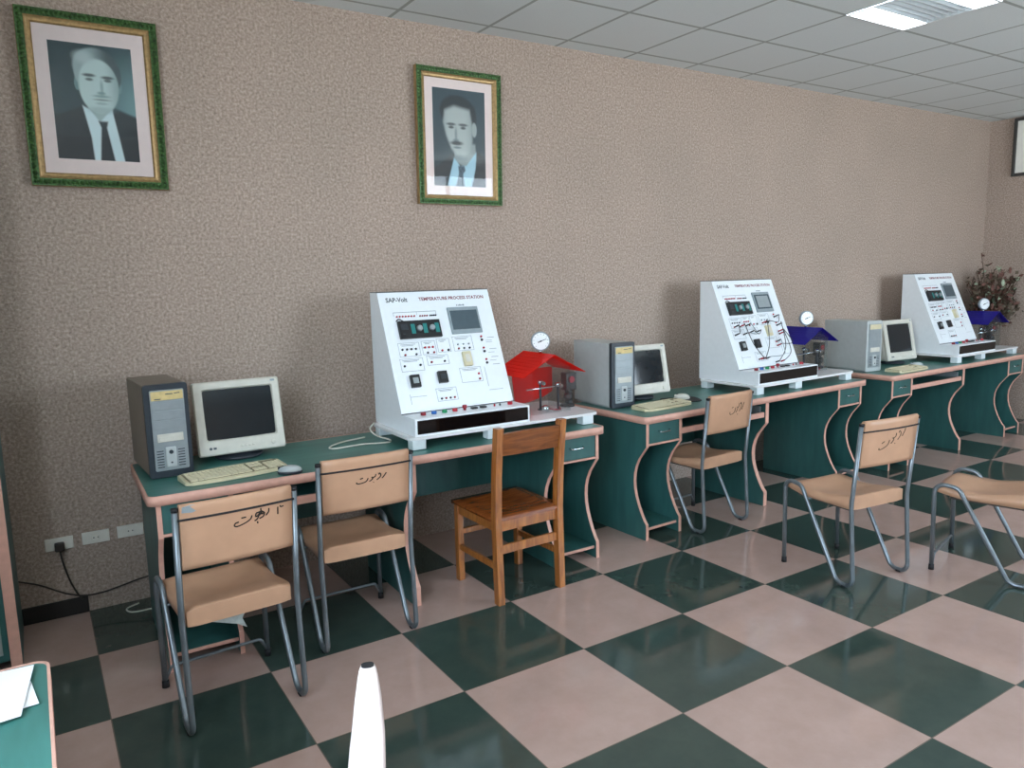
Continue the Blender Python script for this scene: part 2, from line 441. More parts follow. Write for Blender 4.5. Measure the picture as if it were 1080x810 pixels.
def lamp(i, j, label):
    x = CX0+i*GRID+GRID/2; y = CY0-j*GRID-GRID/2; h = GRID/2-.002
    t = thing('ceiling_lamp', label, 'lamp', (x, y, H), 0, 'louvred fluorescent ceiling lamps')
    b = MB()
    for s in (-1, 1):
        b.box(s*h-.012 if s > 0 else -h, h if s > 0 else -h+.012, -h, h, -.006, .1); b.box(-h+.012, h-.012, s*h-.012 if s > 0 else -h, h if s > 0 else -h+.012, -.006, .1)
    b.box(-h, h, -h, h, .1, .108); b.build('housing', 'lampmetal', t)
    for y0 in (-.235, -.185, .185, .235):
        b = MB(); b.cyl((-h+.03, y0, .04), (h-.03, y0, .04), .017, seg=12); b.build('fluorescent_tube', 'tubeglow', t)
    for k in range(7):
        b = MB(); y0 = -.135 + k*.045
        b.box(-h+.012, h-.012, y0-.004, y0+.004, .0, .05); b.build('louvre', 'lampmetal', t)
lamp(*LAMPS[0], 'square louvred fluorescent lamp set in the ceiling at the top right')
for ij in LAMPS[1:]: lamp(*ij, 'square louvred fluorescent lamp set in the ceiling outside the view')

t = thing('wall_board', 'white board in dark frame high on the right wall under the ceiling', 'board', (RX, -1.035, 2.525))
b = MB(); hw, bh = .79, .58
for y in (-hw, hw-.03): b.box(-.045, -.001, y, y+.03, 0, bh, .003)
for z in (0, bh-.03): b.box(-.045, -.001, -hw+.03, hw-.03, z, z+.03, .003)
b.build('frame', 'alum', t)
b = MB(); b.box(-.03, -.002, -hw+.03, hw-.03, .03, bh-.03); b.build('board', 'boardwhite', t)

# ------------------------------------------------------------------ desks
PROF = [(0, .735), (0, .588), (.03, .55), (.065, .505), (.09, .455), (.103, .41), (.107, .36), (.103, .31), (.09, .26), (.07, .21), (.045, .16), (.02, .12), (.002, .1), (0, .09), (0, 0)]
def make_desk(label, loc, rz):
    t = thing('computer_desk', label, 'desk', loc, rz, 'green computer desks with peach edging')
    fy = -.325; by = .33
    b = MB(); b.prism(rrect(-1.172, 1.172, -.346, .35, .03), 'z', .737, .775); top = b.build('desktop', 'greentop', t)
    b = MB()
    out = rrect(-1.18, 1.18, -.352, .355, .035); inn = rrect(-1.1715, 1.1715, -.3455, .3495, .03)
    for k in range(len(out)):
        a, c = out[k], out[(k+1) % len(out)]; d, e = inn[(k+1) % len(out)], inn[k]
        v = lambda p, z: (p[0], p[1], z)
        b.quad(v(a, .735), v(c, .735), v(c, .7765), v(a, .7765), True); b.quad(v(a, .7765), v(c, .7765), v(d, .7765), v(e, .7765)); b.quad(v(a, .735), v(e, .735), v(d, .735), v(c, .735)); b.quad(v(e, .735), v(e, .7765), v(d, .7765), v(d, .735))
    bmesh.ops.remove_doubles(b.bm, verts=b.bm.verts, dist=1e-5)
    b.build('edge_trim', 'peach', top)
    for x in (-1.1375, -.8515, 0, .8515, 1.1375):
        th = .03 if x == 0 else .018
        b = MB(); b.prism([(fy+.003+d, z) for d, z in PROF] + [(by, 0), (by, .735)], 'x', x-th/2, x+th/2)
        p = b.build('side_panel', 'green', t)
        b = MB(); b.loft([[(x-th/2-.001, fy+d, z), (x+th/2+.001, fy+d, z), (x+th/2+.001, fy+d+.004, z), (x-th/2-.001, fy+d+.004, z)] for d, z in PROF], smooth=False)
        b.build('edge_trim', 'peach', p)
    th = .018
    for s in (-1, 1):
        x0, x1 = sorted((s*(1.1375-th/2), s*(.8515+th/2)))
        b = MB(); b.box(x0+.001, x1-.001, fy+.006, fy+.024, .604, .733, .002); b.box(x0+.01, x1-.01, fy+.024, by-.05, .61, .70)
        d = b.build('drawer', 'green', t)
        b = MB(); b.box(x0, x1, fy+.004, fy+.03, .59, .602, .002); b.build('drawer_trim', 'peach', d)
        cx = (x0+x1)/2; b = MB(); b.tube(fillet([(cx-.045, fy+.006, .675), (cx-.04, fy-.014, .67), (cx+.04, fy-.014, .67), (cx+.045, fy+.006, .675)], .012), .004, 8); b.build('handle', 'chrome', d)
        b = MB(); b.box(x0, x1, fy+.03, by-.01, .052, .07); sh = b.build('shelf', 'green', t)
        b = MB(); b.box(x0, x1, fy+.022, fy+.03, .053, .069, .002); b.build('edge_trim', 'peach', sh)
        b = MB(); b.box(x0, x1, by-.018, by-.002, .07, .735); b.build('back_panel', 'green', t)
    b = MB(); b.box(-.8515+th/2, -.016, by-.018, by-.002, .36, .735); b.build('back_panel', 'green', t)
    b = MB(); b.box(.016, .8515-th/2, by-.018, by-.002, .36, .735); b.build('back_panel', 'green', t)
    b = MB(); b.box(-.838+.012, -.018-.008, fy+.03, fy+.4, .636, .652); tr = b.build('keyboard_tray', 'green', t)
    b = MB(); b.box(-.84+.001, -.017, fy+.01, fy+.03, .628, .664, .002); b.build('edge_trim', 'peach', tr)
    for x in (-.834, -.0225):
        b = MB(); b.box(x-.006, x+.006, fy+.04, fy+.42, .64, .70); b.build('tray_rail', 'silver', tr)
    return t
DESK_A = (1.399, -.605, 0); DESK_B = (4.078, -.5425, 0); DESK_C = (6.741, -.496, 0)
d1 = make_desk('green desk with peach edging nearest the wall sockets, carrying the red-roofed model', DESK_A, rad(-.95))
d2 = dup(d1, 'green desk in the middle of the row, carrying the mouse pad and the cabled console', DESK_B, rad(2.05))
d3 = dup(d1, 'green desk at the far right end of the row, in front of the dried flowers', DESK_C, rad(1.5))
d4 = dup(d1, 'green desk corner at the lower left of the view with white papers on it', (-.505, -3.43, 0), rad(90))

# ------------------------------------------------------------------ tube chairs
def scribble(strokes, ox, oz, sc, y, tilt=0):
    b = MB()
    for st in strokes:
        pts = [Vector((ox + (p[0]*math.cos(tilt)-p[1]*math.sin(tilt))*sc, y, oz + (p[0]*math.sin(tilt)+p[1]*math.cos(tilt))*sc)) for p in st]
        if len(pts) > 2: pts = spline(pts, 5)
        b.tube(pts, .0026, 6)
    return b
# the word in Arabic hand, stroke by stroke from its right end to its left
WORD = [[(1.0, .27), (.95, .2), (.85, .1)],
        [(.73, .24), (.77, .28), (.81, .22), (.78, .15), (.67, .07)],
        [(.64, .27), (.62, .2), (.55, .17), (.5, .19), (.53, .13), (.42, .06)],
        [(.555, .0), (.565, .02)],
        [(.38, .18), (.35, .12), (.28, .06), (.1, .03), (.0, .05), (.01, .09)],
        [(.11, .18), (.21, .2)]]
WORD_TALL = [[(p[0], p[1]*2.0+.05) for p in st] for st in WORD]
WORD_MESSY = [[(1.0, .37), (.99, .27), (.91, .17)],
        [(.86, .28), (.78, .33), (.8, .24), (.87, .27), (.83, .16), (.72, .12)],
        [(.77, .42), (.77, .27), (.7, .2)], [(.72, .3), (.64, .3), (.62, .2), (.7, .22), (.66, .12), (.58, .08)],
        [(.665, .05), (.668, -.01)], [(.7, .33), (.78, .25)], [(.66, .2), (.76, .3)], [(.74, .34), (.8, .28)],
        [(.52, .26), (.47, .16), (.33, .08), (.12, .02), (.03, .05), (.06, .12), (.15, .14)],
        [(.22, .24), (.35, .245)], [(1.26, .35), (1.255, .13)], [(1.33, .38), (1.35, .33), (1.43, .34)]]

def make_chair(label, loc, rz, rod=True, bar=True, patch=False, word=None, wx=.0, wz=.75, wsc=.17, wtilt=0, thick=False, ink='ink'):
    t = thing('tube_chair', label, 'chair', loc, rz, None)
    r = .0115; X = .21
    for s in (-1, 1):
        x = s*X
        path = fillet([(x, .208, .012), (x, .214, .485), (x, .10, .47), (x, -.15, r+.001), (x, -.25, r+.001), (x, -.222, .44), (x, -.262, .862)], [.052, .052, .056, .056, .3], 9)
        # keep the floor bend just resting on the floor
        path = [Vector((p.x, p.y, max(p.z, r+.001))) for p in path]
        b = MB(); b.tube(path, r, 10); sf = b.build('side_frame', 'tube', t)
        b = MB(); b.cyl((x, .208, 0), (x, .208, .03), .0145, .0135, 12); b.build('rubber_foot', 'rubber', sf)
        b = MB(); b.box(x-.0125, x+.0125, -.213, -.185, 0, .012, .004); b.build('floor_glide', 'rubber', sf)
        b = MB(); b.cyl((x, -.262, .856), (x, -.263, .868), .0125, seg=12); b.build('end_cap', 'rubber', sf)
    if bar: b = MB(); b.tube(fillet([(-X, .205, .03), (-X+.03, .205, .085), (X-.03, .205, .085), (X, .205, .03)], .02), .007, 8); b.build('front_stretcher', 'tube', t)
    b = MB(); b.cyl((-X, .06, .404), (X, .06, .404), .007, seg=8); b.build('seat_rail', 'tube', t)
    # seat: a wavy padded board between the side frames, rolled over at the front
    def ztop(y, u):
        k = (y+.205)/.43
        return .462 + .012*math.cos(PI*2*k*.9) - .016*math.sin(PI*k)*(1-abs(2*u-1)**2) + (-.03*max(0, (k-.88)/.12)**2)
    ys = [-.212 + .437*i/14 for i in range(15)]
    rings = []
    for y in ys:
        ring = []
        w = .196 if -.2 < y < .215 else .19
        for i in range(9): ring.append((-w+2*w*i/8, y, ztop(y, i/8) - (.006 if i in (0, 8) else 0)))
        for i in range(8, -1, -1):
            ring.append((-w+2*w*i/8, y, (.407 if y < .1 else .407 + .02*max(0, (y-.1)/.1)) + (.004 if i in (0, 8) else 0)))
        rings.append(ring)
    b = MB(); b.loft(rings); st = b.build('seat', 'vinylpale' if thick else 'vinyl', t)
    b = MB(); b.box(-.18, .18, -.195, .15, .398, .409, .003); b.build('seat_lining', 'underside', st)
    if patch:
        b = MB(); b.prism([(-.13, .412), (.02, .412), (.005, .385), (.02, .345), (-.015, .368), (-.06, .385)], 'y', -.200, -.196); o = b.build('torn_lining', 'tornlining', st); o['label'] = 'torn grey lining hanging under the seat'
    # backrest
    def yc(z): return -.218 - .044*(z-.44)/.42
    b = MB()
    if not thick:
        sec = []
        for k in range(13):
            z = .638 + (.872-.638)*k/12
            sec.append((yc(z), z))
        rings = []
        for i in range(9):
            x = -.197 + .394*i/8; bow = -.012*(1-(2*i/8-1)**2)
            A = [(x, yy-.013+bow, z) for yy, z in sec]; B = [(x, yy+.012+bow, z) for yy, z in sec[::-1]]
            top = [(x, sec[-1][0]-.004+bow, sec[-1][1]+.008), (x, sec[-1][0]+.006+bow, sec[-1][1]+.007)]
            rings.append(A + top + B)
        b.loft(rings)
        bk = b.build('backrest', 'vinyl', t)
        if rod:
            b = MB(); b.tube([(-.205, yc(.825)-.014, .825)] + [(-.197+.394*i/8, yc(.825)-.0145-.012*(1-(2*i/8-1)**2), .825) for i in range(9)] + [(.205, yc(.825)-.014, .825)], .0042, 8); b.build('back_rod', 'rubber', t)
        if patch:
            yb = yc(.868)-.0158
            b = MB(); b.prism([(-.19, .852), (-.155, .848), (-.128, .858), (-.13, .872), (-.16, .876), (-.188, .872)], 'y', yb-.0012, yb+.004); o = b.build('worn_patch', 'silver', bk); o['label'] = 'silvery worn patch'
        if word:
            bow = -.0115
            y = yc(wz)-.0135+bow
            b = scribble(word, wx, wz, wsc, y, wtilt)
            # follow the lean of the back
            for v in b.bm.verts: v.co.y += -.1048*(v.co.z-wz) + .012*min(1, (v.co.x/.197)**2)
            b.build('lettering', ink, bk)
    else:
        rings = []
        for k in range(13):
            z = .56 + .298*k/12
            f = (k/12)
            half = .043*(1-f)**.8*.9 + .0205
            if k == 12: half = .017
            cy = yc(z)
            rings.append([(px, cy+py, z) for px, py in rrect(-.232, .232, -half, half, min(half*.95, .03), 4)])
        b.loft(rings); b.build('backrest', 'vinylpale', t)
        for s in (-1, 1):
            b = MB(); b.lathe([(.0135, 0), (.0135, .006), (.009, .009)], (s*.212, yc(.858), .857)); b.build('end_cap', 'rubber', t)
    return t
make_chair('peach tube-frame chair nearest the wall sockets, scrawled-over word on its back', (.433, -1.215, 0), rad(3.5), patch=True, word=WORD_MESSY, wx=-.022, wz=.762, wsc=.13)
make_chair('peach tube-frame chair tucked under the first desk left of the wooden chair', (1.062, -.925, 0), rad(-1.6), word=WORD, wx=-.05, wz=.754, wsc=.137)
make_chair('peach tube-frame chair under the middle desk with no rod across its back', (3.50, -.785, 0), rad(3), rod=False, word=WORD_TALL, ink='fadedink', wx=-.02, wz=.73, wsc=.135)
make_chair('peach tube-frame chair standing free on the floor before the middle desk', (3.528, -1.835, 0), rad(-6.2), bar=False, word=WORD, ink='fadedink', wx=-.085, wz=.715, wsc=.20, wtilt=.26)
make_chair('peach tube-frame chair cut off by the right edge of the view', (4.14, -2.286, 0), rad(14.5))
# pale chair close to the camera: only the top of its narrow padded back reaches into view
t = thing('swivel_chair', 'narrow pale padded chair back with dark cap at bottom of the view', 'chair', (.29, -3.14, 0), math.atan2(-.34847, .93732))
rings = []
for z, l, r_ in ((.56, -.066, .021), (.60, -.059, .022), (.64, -.0525, .0235), (.69, -.046, .0255), (.74, -.038, .0262), (.80, -.0295, .0235), (.84, -.0225, .0195), (.858, -.0185, .0165), (.866, -.0155, .0135)):
    q = rrect(l, r_, -.05 if z < .8 else -.04 if z < .85 else -.026, .0, min(.012, (r_-l)*.42), 5); rings.append([(x, .295+y, z) for x, y in q])
b = MB(); b.loft(rings); bk = b.build('backrest', 'vinylpale', t)
b = MB(); b.prism(rrect(-.0135, .0115, .274, .293, .009, 5), 'z', .8662, .8695); b.build('end_cap', 'rubber', bk)
b = MB(); b.tube(fillet([(-.02, .27, .57), (-.02, .285, .40), (-.0, .05, .40)], .06), .016, 10); b.build('back_post', 'black', t)
rings = []
for z, k in ((.415, .93), (.425, 1), (.465, 1), (.48, .9)):
    rings.append([(x*k, y*k, z) for x, y in rrect(-.21, .21, -.21, .21, .07, 5)])
b = MB(); b.loft(rings); b.build('seat', 'vinylpale', t)
b = MB(); b.cyl((0, 0, .09), (0, 0, .416), .026, seg=16); b.build('column', 'black', t)
for k in range(5):
    a = 2*PI*k/5+.3; c_, s_ = math.cos(a), math.sin(a)
    b = MB(); b.tube([(c_*.02, s_*.02, .105), (c_*.25, s_*.25, .07)], [.022, .014], 8); lg = b.build('leg', 'black', t)
    b = MB(); b.cyl((c_*.25-s_*.012, s_*.25+c_*.012, .025), (c_*.25+s_*.012, s_*.25-c_*.012, .025), .025, seg=14); b.build('caster', 'rubber', lg)

# ------------------------------------------------------------------ wooden chair
t = thing('wooden_chair', 'varnished brown wooden chair with slatted frame and plank seat at the first desk', 'chair', (1.925, -.945, 0), rad(1))
L = .036
for s in (-1, 1):
    x = s*.19
    b = MB(); b.loft([[(x-L/2, y0, z), (x+L/2, y0, z), (x+L/2, y0+.042, z), (x-L/2, y0+.042, z)] for y0, z in ((-.222, 0), (-.215, .25), (-.21, .44), (-.222, .66), (-.25, .905))], smooth=False)
    b.build('rear_leg', 'oak', t)
    b = MB(); b.box(x-L/2, x+L/2, .175, .213, 0, .425, .003); b.build('front_leg', 'oak', t)
    b = MB(); b.box(x-.01, x+.01, -.18, .18, .375, .425, .002); b.build('apron', 'oak', t)
    b = MB(); b.box(x-.009, x+.009, -.18, .18, .175, .205, .002); b.build('stretcher', 'oak', t)
b = MB(); b.box(-.175, .175, -.198, -.178, .372, .425, .002); b.build('apron', 'oak', t)
b = MB(); b.box(-.175, .175, .185, .205, .372, .425, .002); b.build('apron', 'oak', t)
b = MB(); b.box(-.175, .175, -.2, -.182, .255, .30, .002); b.build('stretcher', 'oak', t)
b = MB(); b.box(-.175, .175, .186, .204, .255, .285, .002); b.build('stretcher', 'oak', t)
rings = []
for k in range(11):
    y = -.205+.44*k/10; w = .172 if k < 1 else .212
    ring = []
    for i in range(11):
        u = i/10*2-1
        dip = -.012*(1-u*u)*math.sin(PI*min(1, k/9)) - (.004 if k in (0, 10) or i in (0, 10) else 0)
        ring.append((w*u, y, .448+dip))
    for i in range(10, -1, -1): ring.append((w*(i/10*2-1), y, .426))
    rings.append(ring)
b = MB(); b.loft(rings); b.build('seat', 'oakseat', t)
rings = []
for i in range(9):
    u = i/8*2-1; x = .172*u; bow = -.008*(1-u*u)
    rings.append([(x, -.222+bow, .762), (x, -.2+bow, .762), (x, -.222+bow, .88-.005*u*u), (x, -.244+bow, .88-.005*u*u)])
b = MB(); b.loft(rings, smooth=False); b.build('back_rail', 'oakrail', t)

# ------------------------------------------------------------------ computers
def frame_T(loc, rz): return Matrix.Translation(loc) @ Matrix.Rotation(rz, 4, 'Z')
DZ = .7775
def make_tower(label, loc, rz, body, w=.178, h=.42, d=.42, sticker=True, pale=False):
    t = thing('computer_tower', label, 'computer', loc, rz, None)
    f = -d/2
    b = MB(); b.box(-w/2, w/2, f+.02, d/2, .012, h-.004, .004); b.box(-w/2+.015, w/2-.015, f+.04, d/2-.02, 0, .013); b.build('case', body, t)
    b = MB(); b.prism(rrect(-w/2-.002, w/2+.002, .003, h, .012), 'y', f-.006, f+.021); bz = b.build('front_bezel', 'casegrey' if pale else 'bezeldark', t)
    b = MB(); b.prism(rrect(-w/2+.022, w/2-.016, .035, h-.025, .006), 'y', f-.012, f-.004); b.build('front_panel', 'silver', bz)
    x0, x1 = -w/2+.026, w/2-.02
    z = h-.03
    b = MB()
    b.box(x0, x1, f-.0145, f-.012, z-.04, z, .001); b.build('drive_cover', 'sticker' if sticker else 'cream', bz)
    for k in range(3):
        b = MB(); b.box(x0, x1, f-.0145, f-.012, z-.084-k*.042, z-.045-k*.042, .001); b.build('drive_cover', 'silver', bz)
    if sticker:
        for k, (a, c, zz) in enumerate(((.45, .68, .012), (.72, .9, .010), (.1, .3, .032))):
            MB().box(x0+(x1-x0)*a, x0+(x1-x0)*c, f-.0152, f-.0145, z-zz-.004, z-zz).build('sticker_print', 'printdark', bz)
    b = MB(); zz = z-.19; b.box(x0+.012, x1-.012, f-.017, f-.012, zz-.036, zz, .002); b.box(x0+.02, x1-.05, f-.019, f-.0165, zz-.03, zz-.012, .001); b.build('floppy_drive', 'beige', bz)
    b = MB(); b.box(-.022, .022, f-.018, f-.012, .05, .14, .004); b.build('button_panel', 'casegrey', bz)
    b = MB(); b.lathe([(.009, 0), (.009, .006), (.006, .008)], (0, f-.018, .118), (0, -1, 0), 16); b.build('power_button', 'bezeldark', bz)
    b = MB(); b.lathe([(.004, 0), (.004, .004)], (0, f-.018, .07), (0, -1, 0), 10); b.build('reset_button', 'bezeldark', bz)
    for k in range(7):
        for s in (-1, 1): MB().box(s*.03 if s > 0 else -.058, .058 if s > 0 else -.03, f-.0135, f-.0115, .05+k*.012, .054+k*.012).build('vent_slot', 'bezeldark', bz)
    return t
make_tower('brownish computer tower with yellow label standing left of the first monitor', (.346, -.425, DZ), rad(3), 'casebrown')
make_tower('grey computer tower standing at the left end of the middle desk', (3.045, -.378, DZ), rad(-3), 'casegrey')
make_tower('pale computer tower standing at the left end of the far desk', (5.735, -.40, DZ), rad(-6), 'casegrey', sticker=False, pale=True)

def make_monitor(label, loc, rz, w=.41, h=.355, tilt=12, marks=True):
    t = thing('crt_monitor', label, 'monitor', loc, rz, 'CRT monitors on the desks')
    b = MB(); b.lathe([(.11, 0), (.115, .006), (.11, .014), (.06, .022), (.055, .05)], (0, .12, 0)); b.build('base', 'dark', t)
    T = Matrix.Translation((0, 0, .038)) @ Matrix.Rotation(rad(-tilt), 4, 'X')
    rings = []
    for y, fx, z0, z1 in ((.03, 1, 0, h), (.06, .97, .008, h-.01), (.14, .9, .02, h-.025), (.24, .72, .03, h-.07), (.34, .6, .045, h-.13), (.352, .55, .06, h-.15)):
        rings.append([T @ Vector((px, y, pz)) for px, pz in rrect(-w/2*fx, w/2*fx, z0, z1, .02)])
    b = MB(); b.loft(rings); b.build('rear_housing', 'beige', t)
    # bezel: ring with an opening for the tube
    b = MB()
    o0 = rrect(-w/2, w/2, 0, h, .012); o1 = rrect(-w/2+.006, w/2-.006, .006, h-.006, .012)
    i0 = rrect(-w/2+.04, w/2-.035, .068, h-.035, .01); i1 = rrect(-w/2+.046, w/2-.041, .074, h-.041, .01)
    R = [[T @ Vector((p[0], y, p[1])) for p in ring] for ring, y in ((o0, .03), (o0, .008), (o1, 0), (i0, 0), (i1, .012))]
    b.loft(R, smooth=False, caps=False); bz = b.build('bezel', 'beige', t)
    b = MB()
    def scr(u, v):
        x = -w/2+.042+u*(w-.079); z = .07+v*(h-.107)
        return T @ Vector((x, .014-.008*(1-((2*u-1)**2+(2*v-1)**2)*.5), z))
    b.grid(scr, 12, 10); b.build('screen', 'screen', t)
    if marks:
        b = MB(); b.lathe([(.007, 0), (.007, .001)], T @ Vector((-w/2+.055, 0, .034)), T.to_3x3() @ Vector((0, -1, 0)), 14)
        b.box(-w/2+.067, -w/2+.081, -.001, .0, .029, .039, T=T); b.build('maker_mark', 'printdark', bz)
        b = MB(); b.prism(rrect(w/2-.042, w/2-.02, h-.022, h-.012, .0045), 'y', -.0012, 0, T=T); b.build('badge', 'grey', bz)
    for k, x in enumerate((-.01, .008, .026, .044)):
        b = MB(); b.box(x, x+.012, -.003, .001, .028, .036, .0015, T=T); b.build('control_button', 'beige', bz)
    b = MB(); b.lathe([(.011, 0), (.011, .003), (.007, .004)], T @ Vector((w/2-.06, 0, .032)), T.to_3x3() @ Vector((0, -1, 0)), 16); b.build('power_button', 'beige', bz)
    return t
make_monitor('beige CRT monitor with dark screen beside the brownish computer tower', (.703, -.50, DZ), rad(0))
make_monitor('beige CRT monitor half behind the grey tower on the middle desk', (3.335, -.50, DZ+.008), rad(-3), w=.40, h=.335)
make_monitor('beige CRT monitor beside the pale tower on the far desk', (6.35, -.50, DZ), rad(-4), w=.40, h=.36)

def make_keyboard(label, loc, rz, w=.45, d=.165):
    t = thing('keyboard', label, 'keyboard', loc, rz, 'cream keyboards on the desks')
    def top(y): return .014 + .010*(y+d/2)/d
    rings = []
    n = 16
    for i in range(n+1):
        u = i/n*2-1; x = u*w/2; bow = .018*(1-u*u); yF = -d/2-bow+.012+(.02 if abs(u) > .98 else 0); yB = d/2+.01*(1-u*u)-(.014 if abs(u) > .98 else 0)
        rings.append([(x, yF, 0), (x, yF, top(yF)-.006), (x, yF+.005, top(yF)), (x, yB-.005, top(yB)), (x, yB, top(yB)-.006), (x, yB, 0)])
    b = MB(); b.loft(rings, smooth=False); b.build('case', 'cream', t)
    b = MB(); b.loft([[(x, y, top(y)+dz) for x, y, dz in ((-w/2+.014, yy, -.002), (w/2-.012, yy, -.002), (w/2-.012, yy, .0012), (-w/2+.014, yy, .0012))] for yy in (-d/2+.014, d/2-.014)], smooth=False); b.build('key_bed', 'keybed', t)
    blocks = [(-w/2+.02, .265*w/.45, 14), (-w/2+.295*w/.45, .058*w/.45, 3), (-w/2+.363*w/.45, .072*w/.45, 4)]
    cache = {}
    for r in range(6):
        y = d/2-.028 - r*.021 - (.006 if r > 0 else 0)
        for bi, (bx, bw, cnt) in enumerate(blocks):
            if bi == 1 and r == 3 or bi == 2 and r == 0: continue
            if r == 5 and bi == 0: spans = [(q*w/.45, q2*w/.45) for q, q2 in ((0, .03), (.033, .055), (.058, .17), (.173, .2), (.203, .23), (.233, .265))]
            else: spans = [(bw*k/cnt+.001, bw*(k+1)/cnt-.0012) for k in range(cnt)]
            for a, c in spans:
                ww = round(c-a, 5)
                if ww not in cache:
                    b = MB(); b.box(-ww/2, ww/2, -.008, .008, -.003, .006, .0018, 1); o = b.build('key', 'keys', t); cache[ww] = o.data
                else:
                    o = bpy.data.objects.new('key', cache[ww]); COL.objects.link(o); o.parent = t
                o.location = (bx+(a+c)/2, y, top(y))
    return t
make_keyboard('cream keyboard in front of the first monitor', (.595, -.768, DZ), rad(6))
make_keyboard('cream keyboard in front of the monitor on the middle desk', (3.255, -.72, DZ), rad(4), w=.43)
make_keyboard('cream keyboard in front of the monitor on the far desk', (5.99, -.745, DZ), rad(3), w=.44)

def make_mouse(label, loc, rz, shell, skirt):
    t = thing('computer_mouse', label, 'mouse', loc, rz)
    def ring(z, f): return [(.03*f*math.cos(a)*(1-.08*math.sin(a)), .054*f*math.sin(a), z) for a in [2*PI*k/24 for k in range(24)]]
    b = MB(); b.loft([ring(0, .95), ring(.006, 1.0), ring(.012, 1.0)]); b.build('base', skirt, t)
    b = MB(); b.loft([ring(.011, .98), ring(.02, .93), ring(.028, .8), ring(.034, .55), ring(.037, .25)]); b.build('shell', shell, t)
    b = MB(); b.box(-.001, .001, .012, .052, .02, .0325); b.build('button_split', skirt, t)
    b = MB(); b.cyl((-.003, .03, .0305), (.003, .03, .0305), .007, seg=12); b.build('scroll_wheel', 'dark', t)
    return t
make_mouse('silver and black computer mouse at the front edge of the first desk', (.805, -.905, DZ), rad(70), 'casegrey', 'dark')
b = MB(); b.prism([(p[0]*(1+.12*math.sin(p[1]*9)), p[1]) for p in rrect(-.125, .125, -.095, .095, .05)], 'z', 0, .004)
tag(b.build('mouse_pad', 'black', loc=(3.53, -.615, DZ), rot=(0, 0, rad(-20))), 'black mouse pad on the middle desk under a white mouse', 'mouse pad')
make_mouse('white computer mouse lying on the black mouse pad', (3.545, -.60, DZ+.004), rad(60), 'beige', 'beige')
make_mouse('white computer mouse beside the keyboard on the far desk', (6.27, -.665, DZ), rad(50), 'casegrey', 'grey')

